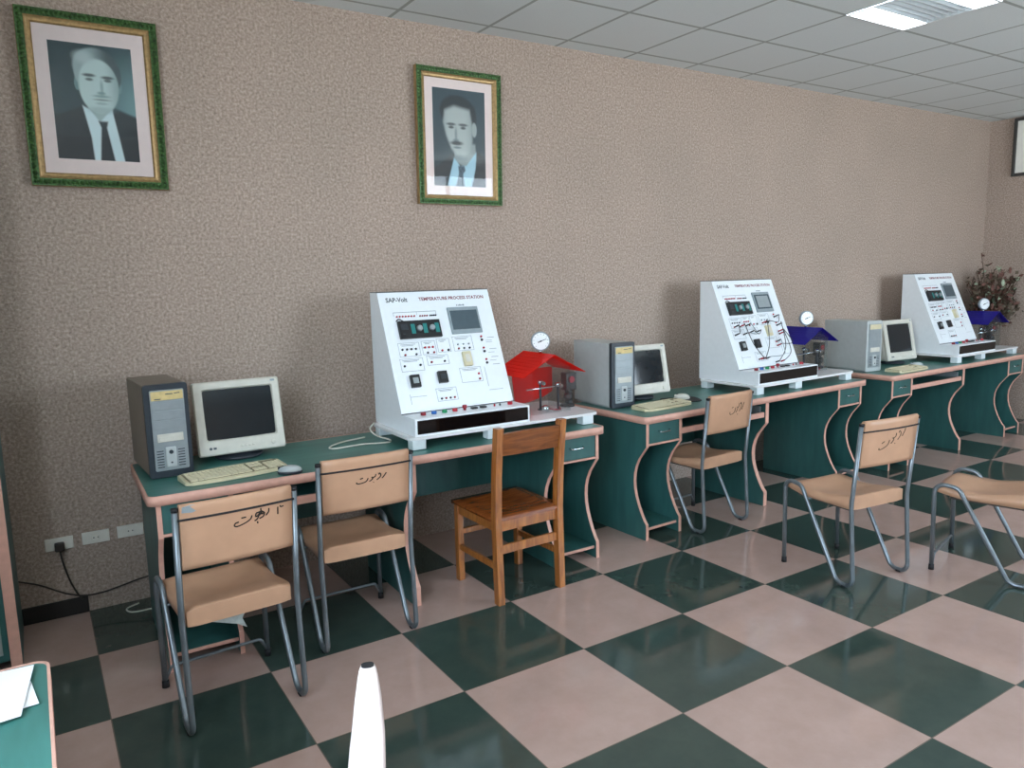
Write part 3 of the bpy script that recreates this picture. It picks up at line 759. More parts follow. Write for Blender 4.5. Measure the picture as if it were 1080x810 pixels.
# ------------------------------------------------------------------ training consoles
def make_console(label, loc, rz, detail=True, lit=False):
    """origin: front left corner of the base plate on the desk top"""
    t = thing('process_console', label, 'control console', loc, rz, 'white process training consoles')
    Z0 = .05; Z1 = .065
    pl = rrect(0, 1.19, 0, .52, .04, 6)
    b = MB(); b.prism(pl, 'z', Z0, Z1); b.build('base_plate', 'base', t)
    for x, y in ((.015, .0), (.45, .0), (1.075, .0), (.015, .44), (1.075, .44)):
        b = MB(); b.box(x, x+.075, y+.005, y+.065, 0, Z0, .003); b.build('foot', 'foam', t)
    x0, x1 = .035, .715; ZL = .155; ZT = .78
    prof = [(.0, Z1), (.0, ZL), (.165, ZL), (.43, ZT), (.53, ZT), (.53, Z1)]
    b = MB(); b.prism([(y+.01, z) for y, z in prof[:]], 'x', x0, x1)
    hs = b.build('housing', 'white', t)
    b = MB(); b.box(x0+.012, x1-.012, .004, .0105, Z1+.012, ZL-.008, .002); b.build('smoked_window', 'smoked', t)
    b = MB(); b.box(x0, x1, .435, .545, ZT, ZT+.003); b.build('top_seal', 'dark', hs)
    # slanted panel frame: u to the right, v down
    A = Vector((x0, .175, ZL)); TL = Vector((x0, .44, ZT)); W = x1-x0
    up = (TL-A).normalized(); Ls = (TL-A).length; nor = Vector((1, 0, 0)).cross(up)
    if nor.y > 0: nor = -nor
    def P(u, v, h=0): return Vector((x0+u*W, 0, 0)) + Vector((0, A.y, A.z)) + up*(Ls*(1-v)) + nor*h
    def TM(u, v, h=.0012):
        m = Matrix.Identity(4); z = nor; p = P(u, v, h)
        for i in range(3): m[i][0] = (1, 0, 0)[i]; m[i][1] = up[i]; m[i][2] = z[i]; m[i][3] = p[i]
        return m
    def slab(b, u0, u1, v0, v1, h0, h1):
        T = TM(u0, v1, 0); b.box(0, (u1-u0)*W, 0, (v1-v0)*Ls, h0, h1, T=T); return b
    b = MB(); slab(b, .0, 1, .0, .985, -.001, .002); pan = b.build('front_panel', 'panelwhite', t)
    h = .002
    b = MB(); b.text('SAP-Volt', .036, TM(.06, .085, h), sx=.95); b.build('lettering', 'printdark', pan)
    b = MB(); b.text('TEMPERATURE PROCESS STATION', .0265, TM(.345, .08, h), sx=1.0); b.build('lettering', 'printred', pan)
    b = MB()
    for k, (q, q2) in enumerate(((0, .008), (.014, .022), (.026, .04), (.044, .052), (.056, .072))): slab(b, .672+q, .672+q2, .126+.003*(k % 2), .14, h, h+.0005)
    b.build('small_print', 'printgrey', pan)
    b = MB(); slab(b, .10, .47, .172, .176, h, h+.0006); slab(b, .10, .103, .176, .205, h, h+.0006); slab(b, .47, .473, .172, .205, h, h+.0006); slab(b, .3, .302, .172, .205, h, h+.0006); b.build('panel_lines', 'printgrey', pan)
    # controller module
    b = MB(); slab(b, .115, .475, .255, .4, h, .02); mod = b.build('controller_module', 'black', t)
    for u in (.215, .32, .425):
        b = MB(); slab(b, u, u+.035, .285, .365, .02, .0215); b.build('module_label', 'teal', mod)
    for u in (.285, .395):
        b = MB(); b.lathe([(.017, 0), (.016, .012), (.012, .016)], P(u, .325, .02), nor, 18); b.build('dial_knob', 'silver', mod)
    b = MB(); slab(b, .13, .19, .28, .33, .02, .022); slab(b, .14, .16, .36, .368, .02, .022); b.build('module_switch', 'dark', mod)
    b = MB(); b.tube(spline([P(.11, .25, .003), P(.13, .235, .012), P(.16, .25, .012), P(.18, .27, .021)]), .003, 6); b.build('module_lead', 'black', mod)
    # display
    b = MB(); slab(b, .575, .855, .155, .385, h, .012); ds = b.build('display_unit', 'grey', t)
    b = MB(); slab(b, .59, .84, .185, .35, .012, .0135); b.build('display', 'screengrey', ds)
    b = MB(); slab(b, .615, .815, .2, .335, .0135, .0142); b.build('display_page', 'screengrey' if not lit else 'dial', ds)
    # printed boxes
    boxes = [(.085, .265, .43, .545), (.285, .405, .425, .54), (.42, .535, .415, .53), (.565, .745, .405, .53), (.075, .27, .56, .665), (.305, .495, .55, .63), (.57, .765, .675, .80), (.325, .505, .825, .93)]
    b = MB(); l = .0028
    for u0, u1, v0, v1 in boxes:
        slab(b, u0, u1, v0, v0+l, h, h+.0006); slab(b, u0, u1, v1-l, v1, h, h+.0006); slab(b, u0, u0+l, v0, v1, h, h+.0006); slab(b, u1-l, u1, v0, v1, h, h+.0006)
        slab(b, u0+.02, u1-.03, v0+.012, v0+.016, h, h+.0006); slab(b, u0+.03, u1-.05, v0+.022, v0+.026, h, h+.0006)
    for v in (.43, .53, .6, .665): slab(b, .89, .955, v, v+.004, h, h+.0006)
    for v in (.455, .47, .56, .63): slab(b, .87, .93, v, v+.003, h, h+.0006)
    slab(b, .1, .24, .87, .873, h, h+.0006); slab(b, .1, .103, .85, .93, h, h+.0006); slab(b, .8, .803, .68, .85, h, h+.0006); slab(b, .8, .93, .88, .883, h, h+.0006)
    b.build('panel_lines', 'printgrey', pan)
    # sockets
    sock = []
    for k in range(7): sock.append((.125+k*.025, .21, 'red', .0048))
    for k in range(4): sock.append((.325+k*.02, .212, 'crimson', .0045))
    for k in range(4): sock.append((.415+k*.016, .212, 'dark', .0045))
    for k in range(4): sock.append((.115+k*.038, .485, 'dark', .0058))
    sock += [(.13, .53, 'crimson', .0058), (.225, .53, 'dark', .0058)]
    for k in range(3): sock.append((.31+k*.034, .48, 'red', .0058))
    sock += [(.325, .525, 'dark', .0058), (.38, .525, 'crimson', .0058), (.455, .515, 'red', .0058), (.51, .515, 'dark', .007)]
    for k in range(3): sock += [(.605+k*.05, .475, 'grey', .005), (.605+k*.05, .51, ('crimson', 'dark', 'dark')[k], .0058)]
    sock += [(.105, .62, 'dark', .006), (.24, .62, 'dark', .006), (.34, .605, 'crimson', .006), (.455, .605, 'dark', .006)]
    sock += [(.735, .735, 'red', .006), (.735, .78, 'crimson', .006)]
    for k in range(4): sock.append((.36+k*.038, .91, ('dark', 'crimson')[k % 2], .0058))
    for v, a in ((.42, .03), (.52, .03), (.62, .03)): sock += [(.835, v, 'red', .006), (.835, v+a, 'dark', .007)]
    for u, v, m, r in sock:
        b = MB(); b.lathe([(r, 0), (r, .006), (r*.6, .008)], P(u, v, h), nor, 10); b.build('socket', m, t)
    for u0, u1, v0, v1, m in ((.125, .2, .70, .80, 'black'), (.365, .44, .69, .785, 'black'), (.62, .69, .545, .665, 'cream')):
        b = MB(); slab(b, u0, u1, v0, v1, h, .022); c = b.build('relay' if m == 'black' else 'terminal_block', m, t)
        b = MB(); slab(b, u0+.015, u1-.015, v0+.025, v1-.03, .022, .024); b.build('relay_cover', 'silver' if u0 < .2 else ('dark' if m == 'black' else 'beige'), c)
    # knobs on the ledge
    for u, m, kind in ((.13, 'crimson', 0), (.22, 'blue', 0), (.31, 'greenknob', 0), (.4, 'red', 0), (.485, 'crimson', 1), (.57, 'black', 2), (.65, 'black', 2), (.755, 'red', 3), (.805, 'black', 3), (.9, 'red', 0)):
        x = x0+u*W; y = .1
        b = MB()
        if kind == 0: b.lathe([(.014, 0), (.014, .012), (.012, .016)], (x, y, ZL), (0, 0, 1), 16)
        elif kind == 1: b.lathe([(.008, 0), (.008, .01), (.013, .012), (.013, .024), (.009, .028)], (x, y, ZL), (0, 0, 1), 16)
        elif kind == 2: b.box(x-.018, x+.018, y-.012, y+.012, ZL, ZL+.01, .003)
        else: b.lathe([(.005, 0), (.005, .012)], (x, y, ZL), (0, 0, 1), 10)
        b.build(('push_button', 'stop_button', 'rocker_switch', 'indicator')[kind], m, t)
    b = MB(); b.box(x0, x1, .1705, .176, ZL, ZL+.004); b.build('panel_seam', 'dark', pan)
    return t, P, nor
CA = ((1.42, -.855, DZ), rad(-.95)); CB = ((4.035, -.815, DZ), rad(2.0)); CC = ((6.70, -.782, DZ), rad(1.5))
c1, PP, PN = make_console('white sloping process console beside the red-roofed model on the first desk', *CA)
c2 = dup(c1, 'white sloping process console with patch leads plugged in, on the middle desk', *CB)
for ch in c2.children:
    for g in ch.children:
        if g.name.startswith('display_page'): pm = g.data.copy(); g.data = pm; pm.materials[0] = M['silver']
c3 = dup(c1, 'white sloping process console on the far desk in front of the dried flowers', *CC)
# patch leads on the middle console
TB = frame_T(*CB)
leads = [((.225, .53), (.36, .91), 'black'), ((.13, .53), (.105, .62), 'black'), ((.34, .605), (.455, .605), 'black'), ((.605, .51), (.398, .91), 'dark'), ((.655, .51), (.835, .45), 'dark'),
         ((.835, .55), (.60, .965), 'black'), ((.835, .65), (.69, .965), 'dark'), ((.325, .525), (.24, .62), 'grey'), ((.735, .735), (.474, .91), 'grey'), ((.835, .62), (.735, .78), 'black')]
for i, (a, c, m) in enumerate(leads):
    A_, C_ = Vector(PP(*a, .0125)), Vector(PP(*c, .0125)); k = .03+.011*i
    mid = (A_+C_)/2 + PN*k + Vector((0, 0, -.02 - .006*i))
    root = tag(MB().tube([TB @ p for p in spline([A_+PN*.03, A_+PN*(.036), mid, C_+PN*.036, C_+PN*.03], 7)], .0028, 6).build('patch_lead', m), 'thin patch lead plugged into the face of the middle process console', 'cable', 'patch leads on the middle console')
    for q in (A_, C_):
        MB().cyl(TB @ q, TB @ (q+PN*.03), .0055, .0045, 8).build('plug', ('red', 'black', 'black')[i % 3], root)

# ------------------------------------------------------------------ model houses on the base plates
def make_house(label, loc, rz, roofm):
    t = thing('model_house', label, 'model house', loc, rz)
    RZ, EZ, hw, y0, y1 = .335, .222, .215, -.165, .165
    for s in (-1, 1):
        n = Vector((s*(RZ-EZ), 0, hw)).normalized()*.004
        b = MB(); b.prism([(0, RZ), (s*hw, EZ), (s*hw+n.x, EZ+n.z), (0, RZ+.005)], 'y', y0, y1)
        rf = b.build('roof_panel', roofm, t)
        b = MB()
        for k in range(7):
            f = .12+.12*k; b.box(0, .004, y0+.02, y1-.02, 0, .002, T=Matrix.Translation((s*hw*f, 0, RZ-(RZ-EZ)*f+.0045)))
        b.build('roof_rib', roofm, rf)
    # end panel in the roof colour with cut lower corners, clear side sheets
    if roofm == 'redacr':
        b = MB(); b.prism([(-.125, .23), (.165, .235), (.165, .085), (.10, .055), (-.03, .028), (-.105, .04)], 'y', .105, .11); b.build('end_panel', roofm, t)
    else:
        b = MB(); b.box(-.13, .13, .10, .104, 0, .235); b.build('end_panel', 'clear', t)
    for x in (-.13, .13):
        b = MB(); b.box(x-.002, x+.002, -.127, .098, 0, .255); b.build('side_sheet', 'clear', t)
    b = MB(); b.prism([(-.13, 0), (.13, 0), (.13, .255), (0, .325), (-.13, .255)], 'y', -.132, -.129); b.build('front_sheet', 'clear', t)
    # gauge on the ridge
    g = Vector((.0, -.02, .408)); d = Vector((-.42, -.9, .02)).normalized()
    b = MB(); b.lathe([(.052, -.015), (.056, -.008), (.056, .012), (.05, .014)], g, d, 28); ga = b.build('pressure_gauge', 'grey', t)
    b = MB(); b.lathe([(.049, .0142), (.049, .0152)], g, d, 28); b.build('dial', 'dial', ga)
    side = d.cross(Vector((0, 0, 1))).normalized(); upv = Vector((0, 0, 1))
    b = MB()
    c0 = g+d*.0165; v = (side*.9*(1 if side.x > 0 else -1)+upv*.35).normalized()
    b.tube([c0-v*.018, c0+v*.036], [.003, .0012], 6); b.lathe([(.005, .015), (.005, .018)], g, d, 10); b.build('needle', 'dark', ga)
    b = MB()
    for k in range(11):
        a = rad(-45+27*k); q = side*math.cos(a)+upv*math.sin(a); b.tube([g+d*.0155+q*.038, g+d*.0155+q*.045], .0011, 5)
    b.build('scale_marks', 'printdark', ga)
    b = MB(); b.cyl(g+Vector((0, 0, -.055)), (0, -.02, .27), .007, seg=10); b.lathe([(.012, 0), (.012, .014)], (0, -.02, .34), (0, 0, 1), 6); b.build('gauge_stem', 'chrome', t)
    # pipework
    b = MB(); b.tube(fillet([(-.11, -.03, .13), (.05, -.06, .14), (.09, -.06, .145)], .01), .005, 8); b.build('pipe', 'chrome', t)
    for x, y, h in ((.0, -.01, .165), (.085, -.07, .15)):
        b = MB(); b.cyl((x, y, 0), (x, y, h), .007, seg=10); b.lathe([(.018, 0), (.018, .006), (.01, .008)], (x, y, 0), (0, 0, 1), 14); b.build('post', 'dark', t)
        b = MB(); b.lathe([(.006, -.014), (.015, -.01), (.017, 0), (.015, .01), (.006, .014)], (x, y, h), (0, 0, 1), 14); b.build('valve_head', 'chrome', t)
        b = MB(); b.box(x-.004, x+.004, y-.036, y, h-.004, h+.004, .001); b.lathe([(.012, 0), (.012, .007)], (x, y-.034, h-.004), (0, -1, 0), 10); b.build('valve_handle', 'chrome', t)
    b = MB(); b.lathe([(.02, 0), (.022, .03), (.012, .035)], (-.005, -.07, 0), (0, 0, 1), 14); b.build('sensor_cup', 'chrome', t)
    b = MB(); b.tube(spline([(0, -.02, .02), (.03, -.1, .012), (.07, -.11, .01), (.085, -.08, .02)]), .004, 7); b.build('hose', 'crimson', t)
    # pump column
    b = MB(); b.box(.175, .25, -.03, .03, .10, .205, .004); b.build('pump_box', 'pump', t)
    b = MB(); b.lathe([(.02, 0), (.02, .008)], (.21, -.03, .165), (0, -1, 0), 16); b.build('pump_dial', 'crimson', t)
    b = MB(); b.box(.2, .23, -.015, .025, .0, .101, .003); b.lathe([(.024, 0), (.024, .03), (.012, .036)], (.188, -.016, .065), (0, -1, 0), 16); b.build('pump_column', 'pump', t)
    b = MB(); b.lathe([(.045, 0), (.045, .012), (.03, .016)], (.2, 0, 0), (0, 0, 1), 20); b.build('pump_foot', 'pump', t)
    return t
def on_plate(C, x, y): return tuple((frame_T(*C) @ Vector((x, y, .0658)))[:])
make_house('small model house with red translucent roof and a round gauge on top', on_plate(CA, .955, .27), CA[1], 'redacr')
make_house('small model house with blue roof beside the cabled console on the middle desk', on_plate(CB, .95, .30), CB[1], 'blueacr')
make_house('small model house with blue roof at the far right, under the dried flowers', on_plate(CC, 1.02, .29), CC[1], 'blueacr')

# white lead looped on the first desk
tag(MB().tube(spline([(1.42, -.395, DZ+.075), (1.385, -.42, DZ+.05), (1.40, -.47, DZ+.02), (1.44, -.56, DZ+.005), (1.40, -.60, DZ+.004), (1.28, -.56, DZ+.004), (1.14, -.57, DZ+.004), (1.12, -.52, DZ+.004), (1.22, -.44, DZ+.004), (1.36, -.40, DZ+.004)], 8), .0045, 8).build('power_lead', 'cablewhite'), 'white power lead looped on the first desk beside the process console', 'cable')

# ------------------------------------------------------------------ framed portraits
def sst(a, b_, x):
    t = max(0, min(1, (x-a)/(b_-a))) if a != b_ else float(x > a); return t*t*(3-2*t)
def mixc(c, d, f): return [c[i]*(1-f)+d[i]*f for i in range(3)]
def ell(u, v, cu, cv, ru, rv, soft=.12):
    d = math.hypot((u-cu)/ru, (v-cv)/rv); return 1-sst(1-soft, 1+soft, d)
def tri(u, v, pts, soft=.012):
    """soft inside test of a polygon"""
    ins = False; m = 1e9
    for (a, b_), (c, d) in zip(pts, pts[1:]+pts[:1]):
        if (b_ > v) != (d > v) and u < (c-a)*(v-b_)/(d-b_)+a: ins = not ins
        t = max(0, min(1, ((u-a)*(c-a)+(v-b_)*(d-b_))/((c-a)**2+(d-b_)**2))); m = min(m, math.hypot(u-a-t*(c-a), v-b_-t*(d-b_)))
    return sst(-soft, soft, m if ins else -m)
def paint_old(u, v):
    dark, lite = lin('#2a4247')[:3], lin('#7fa9ac')[:3]
    c = mixc(dark, lite, sst(.45, 1.0, u)*sst(-.2, .6, v)*.75)
    skin, shade, suit, shirt, hair = lin('#bfd6d4')[:3], lin('#6f9092')[:3], lin('#1c2b31')[:3], lin('#cfe6ea')[:3], lin('#9db3b5')[:3]
    s = max(tri(u, v, [(-.1, .66), (.2, .575), (.42, .52), (.72, .53), (1.1, .62), (1.1, 1.1), (-.1, 1.1)], .02), 0)
    c = mixc(c, suit, s)
    c = mixc(c, mixc(skin, shade, .45), tri(u, v, [(.40, .45), (.72, .45), (.70, .62), (.56, .68), (.42, .62)], .02))
    c = mixc(c, shirt, tri(u, v, [(.345, .53), (.43, .56), (.54, .665), (.66, .57), (.70, .54), (.76, .78), (.82, 1.05), (.44, 1.05), (.42, .8)], .012))
    c = mixc(c, suit, tri(u, v, [(.52, .655), (.64, .655), (.62, .71), (.70, 1.05), (.50, 1.05), (.55, .71)], .012))
    c = mixc(c, shade, ell(u, v, .305, .34, .035, .06)); c = mixc(c, shade, ell(u, v, .825, .35, .025, .05))
    hr = max(ell(u, v, .545, .19, .275, .165, .08), ell(u, v, .36, .22, .085, .13, .15), ell(u, v, .80, .25, .05, .1, .2))
    c = mixc(c, mixc(hair, mixc(dark, suit, .4), sst(.42, .72, u)*.85), hr)
    f = max(ell(u, v, .565, .355, .245, .235, .06), ell(u, v, .55, .2, .15, .08, .25)); c = mixc(c, mixc(skin, shade, sst(.62, .86, u)*.7+sst(.36, .3, u)*.35), f)
    c = mixc(c, lin('#b9cccc')[:3], ell(u, v, .40, .11, .11, .05, .6)*.8)
    for cu in (.455, .68):
        c = mixc(c, suit, ell(u, v, cu, .262+(.01 if cu > .6 else 0), .075, .014, .5)*.85); c = mixc(c, suit, ell(u, v, cu, .298, .045, .013, .5)*.8)
    c = mixc(c, shade, ell(u, v, .60, .36, .02, .06, .6)*.6); c = mixc(c, shade, ell(u, v, .59, .41, .05, .014, .5)*.8)
    c = mixc(c, shade, ell(u, v, .59, .437, .10, .012, .6)*.75); c = mixc(c, suit, ell(u, v, .59, .468, .10, .008, .6)*.6); c = mixc(c, shade, ell(u, v, .585, .50, .07, .012, .6)*.5)
    c = mixc(c, shade, ell(u, v, .575, .56, .16, .03, .6)*.35)
    return c
def paint_young(u, v):
    dark = lin('#22343a')[:3]
    c = mixc(dark, lin('#35505a')[:3], sst(1, 0, v)*.5)
    skin, shade, suit, shirt, hair = lin('#a9b4b2')[:3], lin('#5e6f72')[:3], lin('#121b20')[:3], lin('#9fc6d6')[:3], lin('#1b272c')[:3]
    c = mixc(c, suit, tri(u, v, [(-.1, .86), (.1, .78), (.38, .66), (.84, .62), (1.1, .72), (1.1, 1.1), (-.1, 1.1)], .02))
    c = mixc(c, mixc(skin, shade, .5), tri(u, v, [(.38, .55), (.80, .55), (.82, .72), (.6, .8), (.40, .74)], .02))
    c = mixc(c, shirt, tri(u, v, [(.385, .70), (.5, .79), (.62, .78), (.82, .63), (.80, .8), (.70, 1.05), (.22, 1.05), (.32, .84)], .012))
    c = mixc(c, mixc(lin('#2c4150')[:3], lin('#7b93a2')[:3], .35*(.5+.5*math.sin(u*90)*math.sin(v*110))), tri(u, v, [(.46, .785), (.58, .785), (.60, .83), (.55, .87), (.59, 1.05), (.38, 1.05), (.47, .87)], .012))
    c = mixc(c, hair, ell(u, v, .46, .22, .33, .16, .1)); c = mixc(c, hair, ell(u, v, .77, .28, .06, .13, .3))
    c = mixc(c, mixc(skin, shade, .3), ell(u, v, .785, .40, .05, .075, .2))
    f = max(tri(u, v, [(.22, .22), (.40, .17), (.70, .20), (.745, .34), (.75, .52), (.70, .64), (.58, .69), (.45, .68), (.34, .61), (.24, .47), (.19, .34)], .03), 0); c = mixc(c, mixc(skin, shade, sst(.58, .82, u)*.55 + sst(.3, .16, u)*.4), f)
    for cu in (.34, .57):
        c = mixc(c, suit, ell(u, v, cu, .358, .085, .015, .5)*.8); c = mixc(c, suit, ell(u, v, cu, .39, .05, .014, .5)*.85)
    c = mixc(c, shade, ell(u, v, .43, .46, .025, .07, .6)*.6); c = mixc(c, shade, ell(u, v, .43, .52, .055, .016, .5)*.7)
    c = mixc(c, suit, ell(u, v, .44, .55, .115, .022, .5)*.9); c = mixc(c, shade, ell(u, v, .45, .595, .075, .012, .5)*.9)
    c = mixc(c, shade, ell(u, v, .5, .70, .16, .03, .6)*.4)
    return c
def make_portrait(label, xc, zc, w, h, fw, pw, ph, paint, tilt):
    t = thing('framed_portrait', label, 'picture', (xc, -.016, zc-h/2), 0)
    t.rotation_euler = (rad(tilt), 0, 0)
    def molding(name, m, o, i, prof):
        """mitred molding from half-sizes o to i; prof: (fraction inward, y)"""
        b = MB(); rings = []
        for fr, y in prof:
            a = (w/2-(o+(i-o)*fr)); c = (h/2-(o+(i-o)*fr)); rings.append([(-a, y, h/2-c), (a, y, h/2-c), (a, y, h/2+c), (-a, y, h/2+c)])
        rings.append(rings[0])
        b.loft(rings, smooth=False, caps=False); return b.build(name, m, t)
    molding('frame', 'gilt', 0, fw, [(0, .012), (0, -.018), (.08, -.024), (.55, -.022), (.62, -.018), (.75, -.014), (.9, -.012), (1, -.006), (1, .012)])
    # carved green band: a row of small leaves round the frame
    b = MB(); a = fw*.30
    def leaf(x, z, horiz, k):
        L_, W_ = (.013, fw*.24)
        sx, sz = (L_, W_) if horiz else (W_, L_)
        q = [b.bm.verts.new((x+sx*math.cos(2*PI*j/6), -.023, z+sz*math.sin(2*PI*j/6))) for j in range(6)]
        tp = b.bm.verts.new((x, -.0315, z))
        for j in range(6): b.face([q[j], q[(j+1) % 6], tp])
    nx = int(w/.02); nz = int(h/.02)
    for k in range(nx+1):
        x = -w/2+a+(w-2*a)*k/nx; leaf(x, a, True, k); leaf(x, h-a, True, k)
    for k in range(1, nz):
        z = a+(h-2*a)*k/nz; leaf(-w/2+a, z, False, k); leaf(w/2-a, z, False, k)
    e = fw*.03
    for (x0, x1, z0, z1) in ((-w/2+e, w/2-e, e, fw*.56), (-w/2+e, w/2-e, h-fw*.56, h-e), (-w/2+e, -w/2+fw*.56, fw*.56, h-fw*.56), (w/2-fw*.56, w/2-e, fw*.56, h-fw*.56)):
        b.box(x0, x1, -.0245, -.02, z0, z1)
    b.build('carved_band', 'giltgreen', t)
    b = MB(); b.box(-w/2+fw*.9, w/2-fw*.9, -.003, .004, fw*.9, h-fw*.9); b.build('mount', 'mat_board', t)
    # the print
    nu, nv = 110, 160
    z1 = h/2+ph/2
    b = MB(); b.grid(lambda u, v: (-pw/2+pw*u, -.0042, z1-ph*v), nu, nv, False)
    o = b.build('photograph', 'photo', t, fix=False)
    ca = o.data.color_attributes.new('print', 'FLOAT_COLOR', 'POINT')
    k = 0
    for i in range(nu+1):
        for j in range(nv+1):
            c = paint(i/nu, j/nv); ca.data[k].color = (c[0], c[1], c[2], 1); k += 1
    b = MB(); b.quad((-w/2+fw*.95, -.0075, fw*.95), (w/2-fw*.95, -.0075, fw*.95), (w/2-fw*.95, -.0075, h-fw*.95), (-w/2+fw*.95, -.0075, h-fw*.95)); b.build('glass', 'glass', t)
    return t
make_portrait('left framed portrait of a grey-haired man in dark suit, green carved frame', .246, 2.49, .585, .785, .063, .345, .525, paint_old, 1.2)
make_portrait('right framed portrait of a dark-haired man with moustache, green carved frame', 2.215, 2.472, .583, .795, .058, .362, .57, paint_young, 1.2)

# ------------------------------------------------------------------ sockets and leads on the wall
def make_outlet(label, x, z, w=.122, h=.062):
    t = thing('wall_socket', label, 'socket', (x, 0, z), 0, None)
    b = MB(); b.box(-w/2, w/2, -.012, 0, -h/2, h/2, .003); b.build('cover_plate', 'outlet', t)
    b = MB(); b.lathe([(.021, 0), (.021, .003), (.017, .003), (.016, .001)], (0, -.012, 0), (0, -1, 0), 20); b.build('socket_well', 'outlet', t)
    b = MB()
    for s in (-1, 1): b.lathe([(.003, 0), (.003, .004)], (s*.0095, -.012, 0), (0, -1, 0), 8)
    b.build('pin_hole', 'black', t)
    return t
make_outlet('wall socket with a dark plug in it, leftmost of three', -.098, .377)
make_outlet('empty wall socket, middle one of three low on the wall', .061, .379)
make_outlet('empty wall socket, rightmost of three, next to the first desk', .218, .381)
t = thing('power_plug', 'dark power plug and lead hanging from the leftmost wall socket', 'plug', (-.098, 0, .377))
b = MB(); b.box(-.021, .021, -.055, -.0155, -.028, .012, .006); b.build('plug_body', 'cable', t)
b = MB(); b.tube(spline([(.0, -.036, -.026), (.008, -.03, -.1), (.03, -.018, -.2), (.055, -.014, -.27), (.075, -.014, -.305)]), .0042, 8); b.build('lead', 'cable', t)
tag(MB().tube(spline([(-.30, -.012, .235), (-.2, -.012, .19), (-.1, -.014, .125), (-.02, -.016, .092), (.06, -.016, .088), (.15, -.012, .1), (.25, -.012, .118), (.4, -.012, .13)]), .004, 8).build('wall_cable', 'cable'), 'long dark cable sagging along the wall above the black baseboard', 'cable')
tag(MB().tube(spline([(.22, -.06, .005), (.16, -.1, .005), (.18, -.16, .005), (.28, -.17, .005), (.36, -.14, .005)]), .004, 8).build('floor_cable', 'cablewhite'), 'pale cable looped on the floor beside the first desk', 'cable')

# ------------------------------------------------------------------ tall cabinet at the left edge
t = thing('tall_cabinet', 'tall green cabinet with peach edges and grey door at the left edge', 'cabinet', (-.702, -.27, 0))
w, d, h = .84, .48, 2.25
for s in (-1, 1):
    x0, x1 = sorted((s*w/2, s*(w/2-.04)))
    b = MB(); b.box(x0, x1, -d/2+.004, d/2, 0, h); p = b.build('side_panel', 'green', t)
    b = MB(); b.box(x0-.001, x1+.001, -d/2-.002, -d/2+.004, 0, h, .001); b.build('edge_trim', 'peach', p)
b = MB(); b.box(-w/2+.03, w/2-.03, -d/2+.01, d/2, h-.03, h); b.box(-w/2+.03, w/2-.03, -d/2+.01, d/2, .05, .08); b.box(-w/2+.03, w/2-.03, d/2-.012, d/2, .08, h-.03); b.build('carcass', 'green', t)
for s in (-1, 1):
    x0, x1 = sorted((s*.003, s*(w/2-.042)))
    b = MB(); fr = .022
    b.box(x0, x0+fr, -d/2, -d/2+.02, .06, h-.01); b.box(x1-fr, x1, -d/2, -d/2+.02, .06, h-.01); b.box(x0+fr, x1-fr, -d/2, -d/2+.02, .06, .06+fr); b.box(x0+fr, x1-fr, -d/2, -d/2+.02, h-.01-fr, h-.01)
    dr = b.build('door', 'green', t)
    b = MB(); b.box(x0+fr, x1-fr, -d/2+.006, -d/2+.014, .06+fr, h-.01-fr); b.build('door_pane', 'steel', dr)
    b = MB(); xx = s*.02; b.tube(fillet([(xx, -d/2, .95), (xx, -d/2-.025, .955), (xx, -d/2-.025, 1.055), (xx, -d/2, 1.06)], .01), .005, 8); b.build('handle', 'chrome', dr)

# ------------------------------------------------------------------ papers on the near desk
def sheet(name, label, pts, z, curl, grp=None, torn=False):
    """a sheet of paper given by four corners (x, y), slightly curled, with thickness"""
    (ax, ay), (bx, by_), (cx, cy), (dx, dy) = pts
    b = MB(); n = 14
    def f(u, v, off):
        j = 0
        if torn and v > .99: j = random.uniform(-.01, .004)
        x = (ax*(1-u)+bx*u)*(1-v)+(dx*(1-u)+cx*u)*v; y = (ay*(1-u)+by_*u)*(1-v)+(dy*(1-u)+cy*u)*v + j
        return (x, y, z+off+curl*(u*u*.6+.4*v*v)*math.sin(PI*.5*u+.3))
    st = random.getstate(); b.grid(lambda u, v: f(u, v, .0006), n, 10); random.setstate(st); b.grid(lambda u, v: f(u, v, 0), n, 10)
    return tag(b.build(name, 'paper'), label, 'paper', grp)

# ------------------------------------------------------------------ dried flowers in the far corner
t = thing('flower_vase', 'tall vase of dried brownish flowers in the far corner behind the blue-roofed model house', 'flowers', (8.30, -.27, 0))
b = MB(); b.lathe([(.11, 0), (.12, .02), (.11, .1), (.06, .4), (.045, .7), (.05, .9), (.06, .96), (.057, .962)], seg=24); b.build('vase', 'vase', t)
stems = MB(); lf = MB(); pale = MB(); pet = MB()
for k in range(80):
    a = random.uniform(0, 2*PI); sp = .32*math.sqrt(random.random()); hh = random.uniform(1.17, 1.62) - .2*(sp/.32)**2*random.random() if k else 1.72
    tip = Vector((sp*math.cos(a), max(-.3, min(.2, sp*.8*math.sin(a))), hh))
    p = spline([(0, 0, .92), (tip.x*.4, tip.y*.4, .92+(hh-.92)*.5), tip], 5); stems.tube(p, .0028, 5)
    for q in range(15):
        c = p[random.randrange(4, len(p))] + Vector((random.uniform(-.05, .05), random.uniform(-.04, .03), random.uniform(-.03, .03)))
        c.y = min(c.y, .22); c.x = min(c.x, .3)
        dirv = Vector((random.uniform(-1, 1), random.uniform(-1, .3), random.uniform(-.4, 1))).normalized(); sd = dirv.orthogonal().normalized()
        L_ = random.uniform(.03, .075); W_ = L_*random.uniform(.25, .45)
        tgt = pale if random.random() < .06 else (pet if random.random() < .35 else lf)
        nn = dirv.cross(sd)*.006
        tgt.quad(c, c+dirv*L_*.5+sd*W_+nn, c+dirv*L_, c+dirv*L_*.5-sd*W_+nn)
